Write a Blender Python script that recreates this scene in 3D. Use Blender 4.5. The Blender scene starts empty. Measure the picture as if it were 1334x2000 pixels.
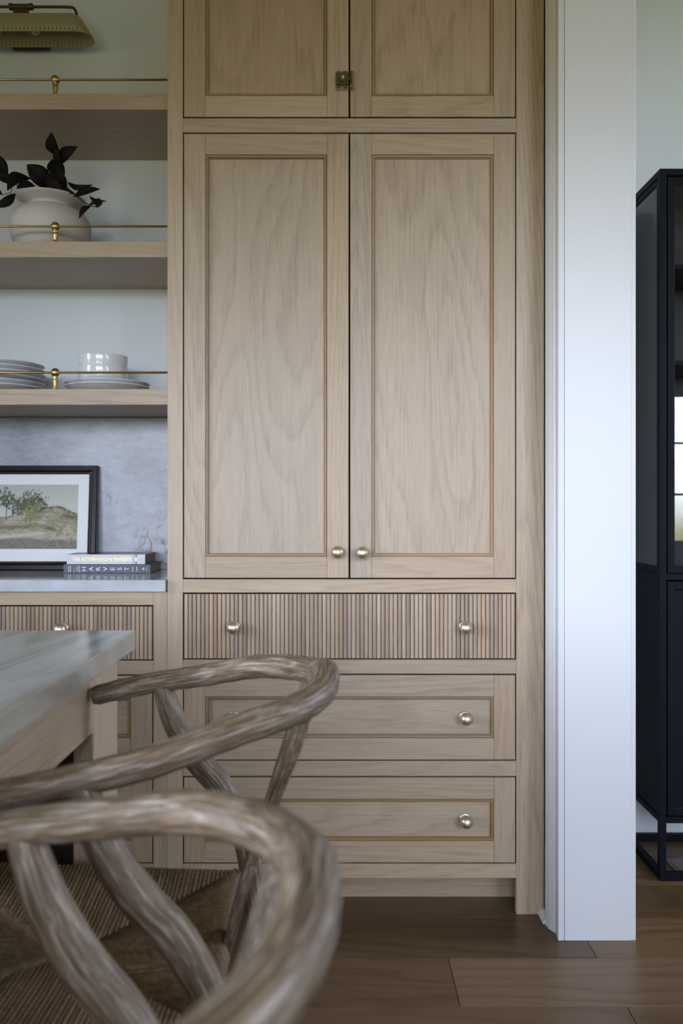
import bpy, bmesh, math, random
import numpy as np
from mathutils import Vector, Matrix
random.seed(7)
sc = bpy.context.scene
C = bpy.data.collections.new('scene'); sc.collection.children.link(C)

# ------------------------------------------------------------------ camera
F, H, VX, VY = 1717.0, 1.117, 655.0, 987.0      # focal length in px of the 1334x2000 frame, eye height, optical centre
cam_d = bpy.data.cameras.new('camera'); cam = bpy.data.objects.new('camera', cam_d); C.objects.link(cam)
cam_d.sensor_fit = 'VERTICAL'; cam_d.sensor_height = 36.0; cam_d.lens = 36.0 * F / 2000
cam_d.shift_x = (667 - VX) / 2000; cam_d.shift_y = (VY - 1000) / 2000
cam.location = (0, 0, H); cam.rotation_euler = (math.pi / 2, 0, 0)
cam_d.clip_start = 0.02
cam_d.dof.use_dof = True; cam_d.dof.focus_distance = 2.4; cam_d.dof.aperture_fstop = 5.6
sc.camera = cam

# ------------------------------------------------------------------ light: sky outside, windows of the room
w = bpy.data.worlds.new('sky'); sc.world = w; w.use_nodes = True
nt = w.node_tree; nt.nodes.clear()
o_ = nt.nodes.new('ShaderNodeOutputWorld'); bg = nt.nodes.new('ShaderNodeBackground')
tc = nt.nodes.new('ShaderNodeTexCoord'); sp = nt.nodes.new('ShaderNodeSeparateXYZ'); rp = nt.nodes.new('ShaderNodeValToRGB')
mr = nt.nodes.new('ShaderNodeMapRange'); mr.inputs[1].default_value = -1; mr.inputs[2].default_value = 1
nt.links.new(tc.outputs['Generated'], sp.inputs[0]); nt.links.new(sp.outputs['Z'], mr.inputs[0]); nt.links.new(mr.outputs[0], rp.inputs[0])
nt.links.new(rp.outputs[0], bg.inputs[0]); nt.links.new(bg.outputs[0], o_.inputs[0])
e = rp.color_ramp.elements
e[0].position = 0.485; e[0].color = (0.150, 0.142, 0.080, 1)      # sunlit lawn and shrubs below the horizon
e[1].position = 0.53; e[1].color = (0.80, 0.88, 1.05, 1)          # hazy sky
n_ = e.new(1.0); n_.color = (0.32, 0.44, 0.74, 1)
bg.inputs[1].default_value = 9.0
sc.view_settings.view_transform = 'Standard'; sc.view_settings.look = 'None'
sc.view_settings.exposure = 1.48; sc.view_settings.gamma = 1.0; sc.view_settings.use_curve_mapping = False
sc.cycles.max_bounces = 10; sc.cycles.diffuse_bounces = 6; sc.cycles.glossy_bounces = 4
sc.cycles.transparent_max_bounces = 16; sc.cycles.sample_clamp_indirect = 8
sc.cycles.caustics_reflective = False; sc.cycles.caustics_refractive = False

# room extents
XL, XR, YB, YK, YO, ZC = -3.3, 3.9, -2.7, 2.80, 2.97, 3.2
# windows: wall, horizontal span, vertical span
WINS = [('front', -2.35, -1.0, 1.0, 2.35), ('front', -0.85, 0.5, 1.0, 2.35), ('front', 1.5, 2.7, 1.45, 3.1), ('front', 2.95, 3.65, 0.75, 2.15), ('left', -1.2, 1.0, 1.0, 2.35), ('right', 1.3, 2.6, 1.2, 2.9)]  # tall front and right-wall windows are added, to brighten the next room and jamb
for i, (wl, a, b, z0, z1) in enumerate(WINS):
    ld = bpy.data.lights.new('window_portal', 'AREA'); ld.shape = 'RECTANGLE'; ld.size = b - a; ld.size_y = z1 - z0
    ld.cycles.is_portal = True
    lo = bpy.data.objects.new('window_portal', ld); C.objects.link(lo)
    if wl == 'front':
        lo.location = ((a + b) / 2, YB - 0.10, (z0 + z1) / 2); lo.rotation_euler = (math.pi / 2, 0, 0)
    else:
        s_ = -1 if wl == 'left' else 1
        lo.location = ((XL - 0.10) if s_ < 0 else (XR + 0.10), (a + b) / 2, (z0 + z1) / 2); lo.rotation_euler = (math.pi / 2, 0, s_ * math.pi / 2)

# ------------------------------------------------------------------ helpers
def P(px, py, d):
    return Vector(((px - VX) * d / F, d, H - (py - VY) * d / F))
def fx(px, d=2.4): return (px - VX) * d / F
def fz(py, d=2.4): return H - (py - VY) * d / F

ROOT = {}
def empty(name, loc, label=None, cat=None, group=None, rz=0):
    o = bpy.data.objects.new(name, None); C.objects.link(o); o.location = loc; o.rotation_euler = (0, 0, rz)
    o.empty_display_size = 0.05
    if label: tag(o, label, cat, group)
    ROOT[o] = Vector(loc)
    return o
def tag(o, label, cat, group=None):
    o['label'] = label; o['category'] = cat
    if group: o['group'] = group
    return o
def struct(o):
    o['kind'] = 'structure'; return o
def obj(name, bm, mat, parent=None, smooth=False, world=True):
    """link a bmesh as one mesh object; vertices are in world space and moved into the root's frame"""
    me = bpy.data.meshes.new(name)
    if isinstance(bm, bmesh.types.BMesh):
        bmesh.ops.recalc_face_normals(bm, faces=bm.faces[:])
        bm.to_mesh(me); bm.free()
    else:
        me.from_pydata(*bm); me.update()
    me.materials.append(mat)
    if smooth:
        for p in me.polygons: p.use_smooth = True
    o = bpy.data.objects.new(name, me); C.objects.link(o)
    if parent is not None:
        o.parent = parent
        r = parent
        while r.parent: r = r.parent
        if world and r in ROOT and ROOT[r].length: me.transform(Matrix.Translation(-ROOT[r]))
    return o
def part(name, src, parent, loc, mat=None):
    """another object sharing the mesh of src"""
    o = bpy.data.objects.new(name, src.data); C.objects.link(o); o.parent = parent; o.location = loc
    return o
def NB(): return bmesh.new()
def box(bm, x0, x1, y0, y1, z0, z1, bev=0.0, seg=1):
    m = Matrix.Translation(((x0 + x1) / 2, (y0 + y1) / 2, (z0 + z1) / 2)) @ Matrix.Diagonal((x1 - x0, y1 - y0, z1 - z0, 1))
    r = bmesh.ops.create_cube(bm, size=1, matrix=m)
    if bev:
        ed = list({ed for v in r['verts'] for ed in v.link_edges})
        bmesh.ops.bevel(bm, geom=ed, offset=bev, segments=seg, affect='EDGES', profile=0.5)
    return bm
def bx(name, x0, x1, y0, y1, z0, z1, mat, parent=None, bev=0.0008, seg=1):
    return obj(name, box(NB(), x0, x1, y0, y1, z0, z1, bev, seg), mat, parent)
def lathe(bm, prof, n=32, M=Matrix.Identity(4)):
    """prof: list of (r, z), revolved about local z"""
    rings = []
    for r, z in prof:
        if r < 1e-6: rings.append([bm.verts.new(M @ Vector((0, 0, z)))])
        else: rings.append([bm.verts.new(M @ Vector((r * math.cos(2 * math.pi * k / n), r * math.sin(2 * math.pi * k / n), z))) for k in range(n)])
    for a, b in zip(rings, rings[1:]):
        for k in range(n):
            k2 = (k + 1) % n
            if len(a) == 1 and len(b) == 1: continue
            if len(a) == 1: bm.faces.new((a[0], b[k], b[k2]))
            elif len(b) == 1: bm.faces.new((a[k], a[k2], b[0]))
            else: bm.faces.new((a[k], a[k2], b[k2], b[k]))
    return bm
def catmull(P_, n=8):
    P_ = [Vector(p) for p in P_]
    P_ = [2 * P_[0] - P_[1]] + P_ + [2 * P_[-1] - P_[-2]]
    out = []
    for i in range(1, len(P_) - 2):
        a, b, c, d = P_[i - 1:i + 3]
        for k in range(n):
            s = k / n
            out.append(0.5 * ((2 * b) + (c - a) * s + (2 * a - 5 * b + 4 * c - d) * s * s + (3 * b - a - 3 * c + d) * s ** 3))
    out.append(P_[-2]); return out
def tube(bm, pts, rad, n=12, cap=True, flat=None, uvs=True):
    """swept tube with uv = (metres along, metres around); rad is a number or a list; round-ended caps"""
    pts = [Vector(p) for p in pts]; m = len(pts)
    R = rad if isinstance(rad, (list, tuple)) else [rad] * m
    if len(R) != m: R = [R[min(int(i / (m - 1) * (len(R) - 1)), len(R) - 2)] + (R[min(int(i / (m - 1) * (len(R) - 1)), len(R) - 2) + 1] - R[min(int(i / (m - 1) * (len(R) - 1)), len(R) - 2)]) * ((i / (m - 1) * (len(R) - 1)) - min(int(i / (m - 1) * (len(R) - 1)), len(R) - 2)) for i in range(m)]
    uvl = bm.loops.layers.uv.verify() if uvs else None
    T = [(pts[min(i + 1, m - 1)] - pts[max(i - 1, 0)]).normalized() for i in range(m)]
    up = Vector((0, 0, 1)) if abs(T[0].z) < 0.9 else Vector((1, 0, 0))
    nrm = (up - T[0] * up.dot(T[0])).normalized()
    rings, L, acc = [], [], 0
    for i in range(m):
        nrm = (nrm - T[i] * nrm.dot(T[i])).normalized(); bi = T[i].cross(nrm)
        if i: acc += (pts[i] - pts[i - 1]).length
        L.append(acc)
        rings.append([bm.verts.new(pts[i] + (nrm * math.cos(2 * math.pi * k / n) + bi * math.sin(2 * math.pi * k / n)) * R[i]) for k in range(n)])
    for i in range(m - 1):
        for k in range(n):
            k2 = (k + 1) % n
            f = bm.faces.new((rings[i][k], rings[i][k2], rings[i + 1][k2], rings[i + 1][k]))
            if uvs:
                c = 2 * math.pi * 0.015 / n
                for lp, uv in zip(f.loops, ((L[i], k * c), (L[i], (k + 1) * c), (L[i + 1], (k + 1) * c), (L[i + 1], k * c))): lp[uvl].uv = uv
    if cap:
        for ring in (rings[0], rings[-1]):
            try: bm.faces.new(ring)
            except ValueError: pass
    return bm
def rect_sweep(bm, x0, x1, z0, z1, y, prof):
    """mitred moulding around the inside of a rectangle in the xz plane; prof = (inset, depth behind y)"""
    loops = []
    for ins, dep in prof:
        loops.append([bm.verts.new((a, y + dep, c)) for a, c in ((x0 + ins, z0 + ins), (x1 - ins, z0 + ins), (x1 - ins, z1 - ins), (x0 + ins, z1 - ins))])
    for a, b in zip(loops, loops[1:]):
        for k in range(4): bm.faces.new((a[k], a[(k + 1) % 4], b[(k + 1) % 4], b[k]))
    return bm

# ------------------------------------------------------------------ materials
def new_mat(name):
    m = bpy.data.materials.new(name); m.use_nodes = True
    n = m.node_tree.nodes; b = n['Principled BSDF']
    return m, m.node_tree, b
def N(nt, t, **kw):
    n = nt.nodes.new('ShaderNode' + t)
    for k, v in kw.items():
        if k.startswith('i'): n.inputs[int(k[1:])].default_value = v
        else: setattr(n, k, v)
    return n
def math_(nt, op, a, b=None, c=None):
    n = nt.nodes.new('ShaderNodeMath'); n.operation = op
    for i, x in enumerate((a, b, c)):
        if x is None: continue
        if isinstance(x, (int, float)): n.inputs[i].default_value = x
        else: nt.links.new(x, n.inputs[i])
    return n.outputs[0]
def mix_(nt, fac, a, b, blend='MIX'):
    n = nt.nodes.new('ShaderNodeMix'); n.data_type = 'RGBA'; n.blend_type = blend
    for s, x in ((n.inputs[0], fac), (n.inputs[6], a), (n.inputs[7], b)):
        if isinstance(x, (int, float)): s.default_value = x
        elif isinstance(x, tuple): s.default_value = (*x[:3], 1)
        else: nt.links.new(x, s)
    return n.outputs[2]
def noise_(nt, vec, scale, detail=2, rough=0.5, dist=0.0):
    n = nt.nodes.new('ShaderNodeTexNoise'); n.inputs['Scale'].default_value = scale; n.inputs['Detail'].default_value = detail
    n.inputs['Roughness'].default_value = rough; n.inputs['Distortion'].default_value = dist
    nt.links.new(vec, n.inputs['Vector']); return n.outputs[0]
def ramp_(nt, fac, *stops):
    n = nt.nodes.new('ShaderNodeValToRGB'); el = n.color_ramp.elements
    while len(el) < len(stops): el.new(0.5)
    for q, (p, c) in zip(el, stops): q.position = p; q.color = (*c, 1) if len(c) == 3 else c
    nt.links.new(fac, n.inputs[0]); return n.outputs[0]
def bump_(nt, b, h, strength=0.1, dist=0.001):
    n = nt.nodes.new('ShaderNodeBump'); n.inputs['Strength'].default_value = strength; n.inputs['Distance'].default_value = dist
    nt.links.new(h, n.inputs['Height']); nt.links.new(n.outputs[0], b.inputs['Normal'])
def mapping_(nt, vec, scale=(1, 1, 1), loc=(0, 0, 0), rot=(0, 0, 0)):
    n = nt.nodes.new('ShaderNodeMapping'); n.inputs['Scale'].default_value = scale; n.inputs['Location'].default_value = loc; n.inputs['Rotation'].default_value = rot
    nt.links.new(vec, n.inputs['Vector']); return n.outputs[0]
def objvec(nt, rand=True):
    t = nt.nodes.new('ShaderNodeTexCoord'); v = t.outputs['Object']; r = None
    if rand:
        oi = nt.nodes.new('ShaderNodeObjectInfo'); r = oi.outputs['Random']
        cx = nt.nodes.new('ShaderNodeCombineXYZ')
        for i, k in enumerate((37.0, 53.0, 71.0)): nt.links.new(math_(nt, 'MULTIPLY', r, k), cx.inputs[i])
        va = nt.nodes.new('ShaderNodeVectorMath'); va.operation = 'ADD'
        nt.links.new(v, va.inputs[0]); nt.links.new(cx.outputs[0], va.inputs[1]); v = va.outputs[0]
    return v, r
def wood(name, axis, light, dark, rough=0.40, ring=0.34, fine=0.56, var=0.16, ringscale=4.5, count=34.0, knots=False, g=0.07, sheen=0.5):
    m, nt, b = new_mat(name)
    v, r = objvec(nt)
    s1 = {'x': (g, 1, 1), 'y': (1, g, 1), 'z': (1, 1, g)}[axis]
    s2 = {'x': (0.022, 1, 1), 'y': (1, 0.022, 1), 'z': (1, 1, 0.022)}[axis]
    n1 = noise_(nt, mapping_(nt, v, s1), ringscale, 1.5, 0.4, 0.25)
    n1 = math_(nt, 'ADD', n1, math_(nt, 'MULTIPLY', noise_(nt, mapping_(nt, v, s1), 38, 2, 0.6), 0.035))
    rings = math_(nt, 'FRACT', math_(nt, 'MULTIPLY', n1, count))           # saw-tooth early/late wood
    rings = math_(nt, 'SUBTRACT', 1.0, math_(nt, 'POWER', rings, 3.0))
    rings = math_(nt, 'MINIMUM', rings, math_(nt, 'MULTIPLY_ADD', math_(nt, 'FRACT', math_(nt, 'MULTIPLY', n1, count)), 6.0, 0.15))
    n2 = noise_(nt, mapping_(nt, v, s2), 560, 2, 0.6)
    n3 = noise_(nt, mapping_(nt, v, s1), 2.4, 2, 0.5)
    n4 = noise_(nt, mapping_(nt, v, {'x': (0.03, 1, 1), 'y': (1, 0.03, 1), 'z': (1, 1, 0.03)}[axis]), 95, 2, 0.6)
    fac = math_(nt, 'ADD', math_(nt, 'MULTIPLY', rings, ring * 0.36), math_(nt, 'MULTIPLY', n2, fine))
    fac = math_(nt, 'ADD', fac, math_(nt, 'MULTIPLY', n4, fine * 0.45))
    fac = math_(nt, 'ADD', fac, math_(nt, 'MULTIPLY', n3, 0.30))
    tot = ring * 0.25 + fine * 0.725 + 0.15
    col = ramp_(nt, math_(nt, 'ADD', math_(nt, 'SUBTRACT', fac, tot), 0.5), (0.22, dark), (0.5, tuple(0.35 * d + 0.65 * l for d, l in zip(dark, light))), (0.78, light))
    hv = nt.nodes.new('ShaderNodeHueSaturation'); nt.links.new(col, hv.inputs['Color'])
    nt.links.new(math_(nt, 'MULTIPLY_ADD', r, var, 1 - var / 2), hv.inputs['Value'])
    rr = math_(nt, 'FRACT', math_(nt, 'MULTIPLY', r, 7.31))
    nt.links.new(math_(nt, 'MULTIPLY_ADD', rr, 0.22, 0.89), hv.inputs['Saturation'])
    out = hv.outputs[0]
    if knots:
        vo = nt.nodes.new('ShaderNodeTexVoronoi'); vo.inputs['Scale'].default_value = 2.1
        nt.links.new(mapping_(nt, v, (0.55, 1.6, 1)), vo.inputs['Vector'])
        k = math_(nt, 'SUBTRACT', 1.0, math_(nt, 'MULTIPLY', vo.outputs['Distance'], 22.0))
        k = math_(nt, 'MAXIMUM', k, 0.0)
        out = mix_(nt, math_(nt, 'MULTIPLY', k, 0.9), out, (0.02, 0.012, 0.006))
    if knots:
        oc = N(nt, 'ObjectInfo'); out = mix_(nt, 1.0, out, oc.outputs['Color'], 'MULTIPLY')
    nt.links.new(out, b.inputs['Base Color']); b.inputs['Roughness'].default_value = rough; b.inputs['Specular IOR Level'].default_value = sheen
    bump_(nt, b, n2, 0.25, 0.0006)
    return m
LO, DO = (0.485, 0.372, 0.252), (0.262, 0.182, 0.110)
OAKV = wood('oak_vertical_grain', 'z', LO, DO)
OAKH = wood('oak_horizontal_grain', 'x', LO, DO)
OAKP = wood('oak_panel', 'z', LO, DO, ring=0.36, var=0.06, ringscale=3.6, count=19, g=0.18)
OAKPH = wood('oak_panel_horizontal', 'x', LO, DO, ring=0.36, var=0.06, ringscale=3.6, count=19, g=0.18)
OAKY = wood('oak_lengthwise_grain', 'y', LO, DO)
SLAT = wood('oak_slat', 'z', (0.46, 0.345, 0.245), (0.24, 0.165, 0.105), ring=0.3, var=0.42)
AMBER = wood('oak_amber_bead', 'x', (0.36, 0.225, 0.105), (0.20, 0.115, 0.05), ring=0.2)
PLANK = wood('oak_floor', 'x', (0.165, 0.100, 0.048), (0.074, 0.042, 0.019), rough=0.36, ring=0.6, fine=0.30, var=0.10, ringscale=3.0, count=22, knots=True, g=0.2, sheen=0.35)

def plain(name, col, rough=0.5, metal=0.0, nscale=0, namt=0.08, bump=0.0, coat=0.0, spec=None):
    m, nt, b = new_mat(name)
    b.inputs['Roughness'].default_value = rough; b.inputs['Metallic'].default_value = metal
    if coat: b.inputs['Coat Weight'].default_value = coat
    if spec is not None: b.inputs['Specular IOR Level'].default_value = spec
    v, _ = objvec(nt, False)
    n = noise_(nt, v, nscale or 6, 3, 0.6)
    nt.links.new(mix_(nt, n, tuple(c * (1 - namt) for c in col), tuple(min(1, c * (1 + namt)) for c in col)), b.inputs['Base Color'])
    if bump: bump_(nt, b, n, bump, 0.001)
    return m
PAINT = plain('wall_paint', (0.715, 0.77, 0.79), 0.7, nscale=3, namt=0.02)
TRIM = plain('white_trim_paint', (0.665, 0.67, 0.665), 0.40, nscale=3, namt=0.015)
DARKWALL = plain('low_fill_wall_dark', (0.34, 0.30, 0.24), 0.8, nscale=3, namt=0.03)  # unseen walls coloured dark to cut the bounced fill light
CEIL = plain('ceiling_paint', (0.50, 0.47, 0.40), 0.8, namt=0.02)
GROUND = plain('subfloor', (0.04, 0.03, 0.02), 0.9)
DARKBOX = plain('dark_inside_and_recess_shade', (0.05, 0.038, 0.027), 0.8)
BRASS = plain('aged_brass', (0.52, 0.36, 0.135), 0.33, 1.0, nscale=40, namt=0.12)
SATIN = plain('champagne_brass', (0.74, 0.66, 0.49), 0.40, 1.0, nscale=60, namt=0.06)
BRONZE = plain('dark_bronze', (0.10, 0.065, 0.035), 0.4, 0.8, nscale=30, namt=0.1)
SHADE = plain('khaki_enamel', (0.345, 0.305, 0.15), 0.42, 0.0, nscale=5, namt=0.03)
HOLE = plain('perforation_dark', (0.012, 0.011, 0.006), 0.9)
BULB = plain('frosted_bulb', (0.55, 0.53, 0.45), 0.25)
LATCH = plain('old_brass_plate', (0.44, 0.37, 0.20), 0.30, 1.0, nscale=60, namt=0.15)
LATCHD = plain('tarnished_brass', (0.13, 0.105, 0.045), 0.42, 0.9, nscale=60, namt=0.2)
CERAMIC = plain('white_glaze', (0.74, 0.755, 0.77), 0.10, coat=0.4, namt=0.01)
VASE = plain('matte_cream_ceramic', (0.62, 0.59, 0.545), 0.6, nscale=25, namt=0.05, bump=0.08)
LEAF = plain('dark_leaf', (0.007, 0.0055, 0.004), 0.6, nscale=60, namt=0.3, spec=0.15)
TWIG = plain('dark_twig', (0.02, 0.014, 0.009), 0.7)
FRAME = plain('black_brown_frame', (0.008, 0.0055, 0.005), 0.3, nscale=20, namt=0.2, spec=0.2)
ROPE = plain('dark_rope_moulding', (0.045, 0.024, 0.02), 0.35, nscale=30, namt=0.2)
MAT = plain('white_mat_board', (0.80, 0.81, 0.82), 0.8, namt=0.01)
BLACK = plain('black_metal', (0.005, 0.006, 0.009), 0.55, 0.0, nscale=8, namt=0.1, spec=0.10)
BLACKIN = plain('black_inside', (0.02, 0.02, 0.022), 0.6)
GREYBOOK = plain('slate_book_cloth', (0.085, 0.10, 0.125), 0.5, nscale=200, namt=0.1)
WHITEBOOK = plain('pale_book_cover', (0.62, 0.64, 0.68), 0.4, namt=0.02)
BROWNCOVER = plain('brown_book_cover', (0.10, 0.075, 0.062), 0.3, namt=0.05)
PAGES = plain('book_pages', (0.34, 0.29, 0.24), 0.8, nscale=300, namt=0.2)
GOLD = plain('gold_foil', (0.95, 0.62, 0.22), 0.35, 0.5)
INK = plain('white_ink', (0.80, 0.80, 0.78), 0.6)
VENT = plain('bronze_vent', (0.20, 0.17, 0.15), 0.5, 0.3)
def glass(name, tint=(1, 1, 1), ior=1.45):
    m = bpy.data.materials.new(name); m.use_nodes = True; nt = m.node_tree; nt.nodes.clear()
    o = N(nt, 'OutputMaterial'); tr = N(nt, 'BsdfTransparent', i0=(*tint, 1)); gl = N(nt, 'BsdfGlossy'); gl.inputs['Roughness'].default_value = 0.01
    fr = N(nt, 'Fresnel'); fr.inputs[0].default_value = ior; mx = N(nt, 'MixShader')
    nt.links.new(fr.outputs[0], mx.inputs[0]); nt.links.new(tr.outputs[0], mx.inputs[1]); nt.links.new(gl.outputs[0], mx.inputs[2]); nt.links.new(mx.outputs[0], o.inputs[0])
    return m
GLASS = glass('clear_glass', ior=1.62); WGLASS = glass('window_glass'); 
def marble(name, vein_at=None, lines=0.75, veins='cool', rough=0.25, base=(0.445, 0.465, 0.51), dark=(0.235, 0.25, 0.285)):
    m, nt, b = new_mat(name); v, _ = objvec(nt, False)
    n0 = noise_(nt, mapping_(nt, v, (1, 1, 1.3), rot=(0, 0.5, 0)), 4.5, 6, 0.62, 0.4)
    n1 = noise_(nt, mapping_(nt, v, (1, 1, 2.5), rot=(0, 0.7, 0)), 28, 6, 0.7, 0.8)
    col = ramp_(nt, math_(nt, 'ADD', math_(nt, 'MULTIPLY', n0, 0.6), math_(nt, 'MULTIPLY', n1, 0.4)), (0.36, dark), (0.62, base))
    n2 = noise_(nt, mapping_(nt, v, (1.2, 1, 2.4), rot=(0, 0.55, 0)), 3.0, 4, 0.6, 1.2)
    line = math_(nt, 'SUBTRACT', 1.0, math_(nt, 'MULTIPLY', math_(nt, 'ABSOLUTE', math_(nt, 'SUBTRACT', n2, 0.5)), 70.0))
    brk = noise_(nt, v, 6.0, 2)
    line = math_(nt, 'MULTIPLY', math_(nt, 'MAXIMUM', line, 0.0), ramp_(nt, brk, (0.52, (0, 0, 0)), (0.62, (1, 1, 1))))
    col = mix_(nt, math_(nt, 'MULTIPLY', line, lines), col, (0.17, 0.17, 0.165))
    if vein_at:
        g = N(nt, 'VectorMath', operation='DISTANCE'); nt.links.new(v, g.inputs[0]); g.inputs[1].default_value = vein_at
        msk = ramp_(nt, g.outputs['Value'], (0.04, (1, 1, 1)), (0.12, (0, 0, 0)))
        n3 = noise_(nt, mapping_(nt, v, (1, 1, 0.75), rot=(0, -0.4, 0)), 14.0, 2.5, 0.55, 1.6)
        l2 = math_(nt, 'SUBTRACT', 1.0, math_(nt, 'MULTIPLY', math_(nt, 'ABSOLUTE', math_(nt, 'SUBTRACT', n3, 0.5)), 14.0))
        col = mix_(nt, math_(nt, 'MULTIPLY', math_(nt, 'MAXIMUM', l2, 0.0), msk), col, (0.12, 0.088, 0.05))
    nt.links.new(col, b.inputs['Base Color']); b.inputs['Roughness'].default_value = rough
    return m
MARBLE = marble('grey_white_marble', vein_at=(-0.545, 2.77, 0.99), rough=0.3)
COUNTER = marble('polished_marble', lines=0.06, rough=0.10, base=(0.60, 0.61, 0.64), dark=(0.42, 0.435, 0.46))
def quartzite(name):
    m, nt, b = new_mat(name); v, _ = objvec(nt, False)
    q = mapping_(nt, v, (1, 0.5, 1), rot=(0, 0, 0.75))
    n0 = noise_(nt, q, 3.5, 5, 0.6, 0.6); n1 = noise_(nt, mapping_(nt, v, (3.4, 0.45, 1), rot=(0, 0, 0.85)), 2.6, 5, 0.6, 0.9)
    col = ramp_(nt, n0, (0.35, (0.33, 0.32, 0.27)), (0.65, (0.56, 0.545, 0.48)))
    line = math_(nt, 'MAXIMUM', math_(nt, 'SUBTRACT', 1.0, math_(nt, 'MULTIPLY', math_(nt, 'ABSOLUTE', math_(nt, 'SUBTRACT', n1, 0.5)), 11.0)), 0.0)
    col = mix_(nt, math_(nt, 'MULTIPLY', line, 0.8), col, (0.20, 0.175, 0.135))
    nt.links.new(col, b.inputs['Base Color']); b.inputs['Roughness'].default_value = 0.16
    return m
QUARTZ = quartzite('island_quartzite')
def weathered(name):
    m, nt, b = new_mat(name)
    t = N(nt, 'TexCoord'); oi = N(nt, 'ObjectInfo')
    cx = N(nt, 'CombineXYZ'); nt.links.new(math_(nt, 'MULTIPLY', oi.outputs['Random'], 41.0), cx.inputs[0]); nt.links.new(math_(nt, 'MULTIPLY', oi.outputs['Random'], 17.0), cx.inputs[1])
    va = N(nt, 'VectorMath', operation='ADD'); nt.links.new(t.outputs['UV'], va.inputs[0]); nt.links.new(cx.outputs[0], va.inputs[1]); v = va.outputs[0]
    fine = noise_(nt, mapping_(nt, v, (14, 520, 1)), 1.0, 4, 0.65, 0.3)
    mid = noise_(nt, mapping_(nt, v, (24, 460, 1)), 1.0, 3, 0.6, 0.6)
    patch = noise_(nt, mapping_(nt, v, (24, 240, 1)), 1.0, 4, 0.65, 0.4)
    col = ramp_(nt, fine, (0.34, (0.032, 0.018, 0.008)), (0.50, (0.125, 0.080, 0.040)), (0.68, (0.235, 0.165, 0.095)))
    f = math_(nt, 'ADD', math_(nt, 'MULTIPLY', patch, 0.62), math_(nt, 'ADD', math_(nt, 'MULTIPLY', mid, 0.28), math_(nt, 'MULTIPLY', fine, 0.22)))
    wash = ramp_(nt, f, (0.555, (0, 0, 0)), (0.66, (1, 1, 1)))
    col = mix_(nt, math_(nt, 'MULTIPLY', wash, 0.55), col, (0.43, 0.375, 0.31))
    nt.links.new(col, b.inputs['Base Color']); b.inputs['Roughness'].default_value = 0.55
    bump_(nt, b, math_(nt, 'ADD', fine, mid), 0.35, 0.0012)
    return m
WEATHER = weathered('whitewashed_weathered_wood')
def rush(name):
    m, nt, b = new_mat(name)
    t = N(nt, 'TexCoord'); v = t.outputs['UV']
    n0 = noise_(nt, mapping_(nt, v, (40, 400, 1)), 1.0, 3, 0.6); n1 = noise_(nt, mapping_(nt, t.outputs['Object'], (1, 1, 1)), 170, 2, 0.6)
    n2 = noise_(nt, t.outputs['Object'], 9, 2)
    f = math_(nt, 'ADD', math_(nt, 'MULTIPLY', n0, 0.35), math_(nt, 'ADD', math_(nt, 'MULTIPLY', n1, 0.4), math_(nt, 'MULTIPLY', n2, 0.25)))
    nt.links.new(ramp_(nt, f, (0.36, (0.075, 0.043, 0.018)), (0.52, (0.175, 0.107, 0.047)), (0.66, (0.32, 0.215, 0.115))), b.inputs['Base Color'])
    b.inputs['Roughness'].default_value = 0.6
    bump_(nt, b, n0, 0.4, 0.001)
    return m
RUSH = rush('twisted_rush')
RUSHDARK = plain('rush_core', (0.035, 0.022, 0.012), 0.9)

# ------------------------------------------------------------------ structure
fl = struct(obj('floor', box(NB(), XL, XR, YB, YO, -0.06, -0.021), GROUND))
SEAM0, PW = 1.959, 0.21
joints = {1: 0.6455, 0: 0.278, -1: 0.649, 2: -0.55, 3: 1.75, 4: 0.9}     # row index (from Y=SEAM0) -> a seen end joint
row = int(math.floor((YB - SEAM0) / PW))
rk = random.Random(3)
while SEAM0 + row * PW < YO:
    y0 = max(SEAM0 + row * PW, YB); y1 = min(SEAM0 + (row + 1) * PW, YO)
    j = joints.get(row, rk.uniform(-1, 1)); xs = [j]
    while xs[-1] < XR: xs.append(xs[-1] + rk.uniform(1.5, 2.3))
    while xs[0] > XL: xs.insert(0, xs[0] - rk.uniform(1.5, 2.3))
    for a, b in zip(xs, xs[1:]):
        a, b = max(a, XL), min(b, XR)
        if b - a < 0.02: continue
        bm = NB(); box(bm, a + 0.0005, b - 0.0005, y0 + 0.0004, y1 - 0.0004, -0.02, 0.0, 0.0012)
        pk = obj('plank', bm, PLANK, fl)
        tn = {(1, 0): 0.72, (1, 1): 1.15, (0, 0): 0.88, (0, 1): 1.22, (-1, 0): 0.95, (-1, 1): 1.15, (2, 0): 0.7, (2, 1): 0.75}.get((row, int(a >= j - 0.01)), rk.uniform(0.8, 1.25))
        pk.color = (tn, tn, tn, 1)
    row += 1

struct(obj('ceiling', box(NB(), XL, XR, YB, YO, ZC, ZC + 0.1), CEIL))
struct(obj('wall_back', box(NB(), XL, 0.67, YK, YK + 0.12, 0, ZC), PAINT))
struct(obj('wall_back_right', box(NB(), 0.67, XR, YO, YO + 0.12, 0, ZC), PAINT))
def wall_with_holes(name, along, a0, a1, spans):
    """wall along x ('front', at YB) or along y ('left', at XL) with window openings"""
    bm = NB(); spans = sorted(spans)
    def seg(a, b, z0, z1):
        if b - a < 1e-4 or z1 - z0 < 1e-4: return
        if along == 'x': box(bm, a, b, YB - 0.15, YB, z0, z1)
        elif along == 'y': box(bm, XL - 0.15, XL, a, b, z0, z1)
        else: box(bm, XR, XR + 0.15, a, b, z0, z1)
    cur = a0
    for a, b, z0, z1 in spans:
        seg(cur, a, 0, ZC); seg(a, b, 0, z0); seg(a, b, z1, ZC); cur = b
    seg(cur, a1, 0, ZC)
    return struct(obj(name, bm, PAINT if along == 'r' else DARKWALL))
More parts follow.
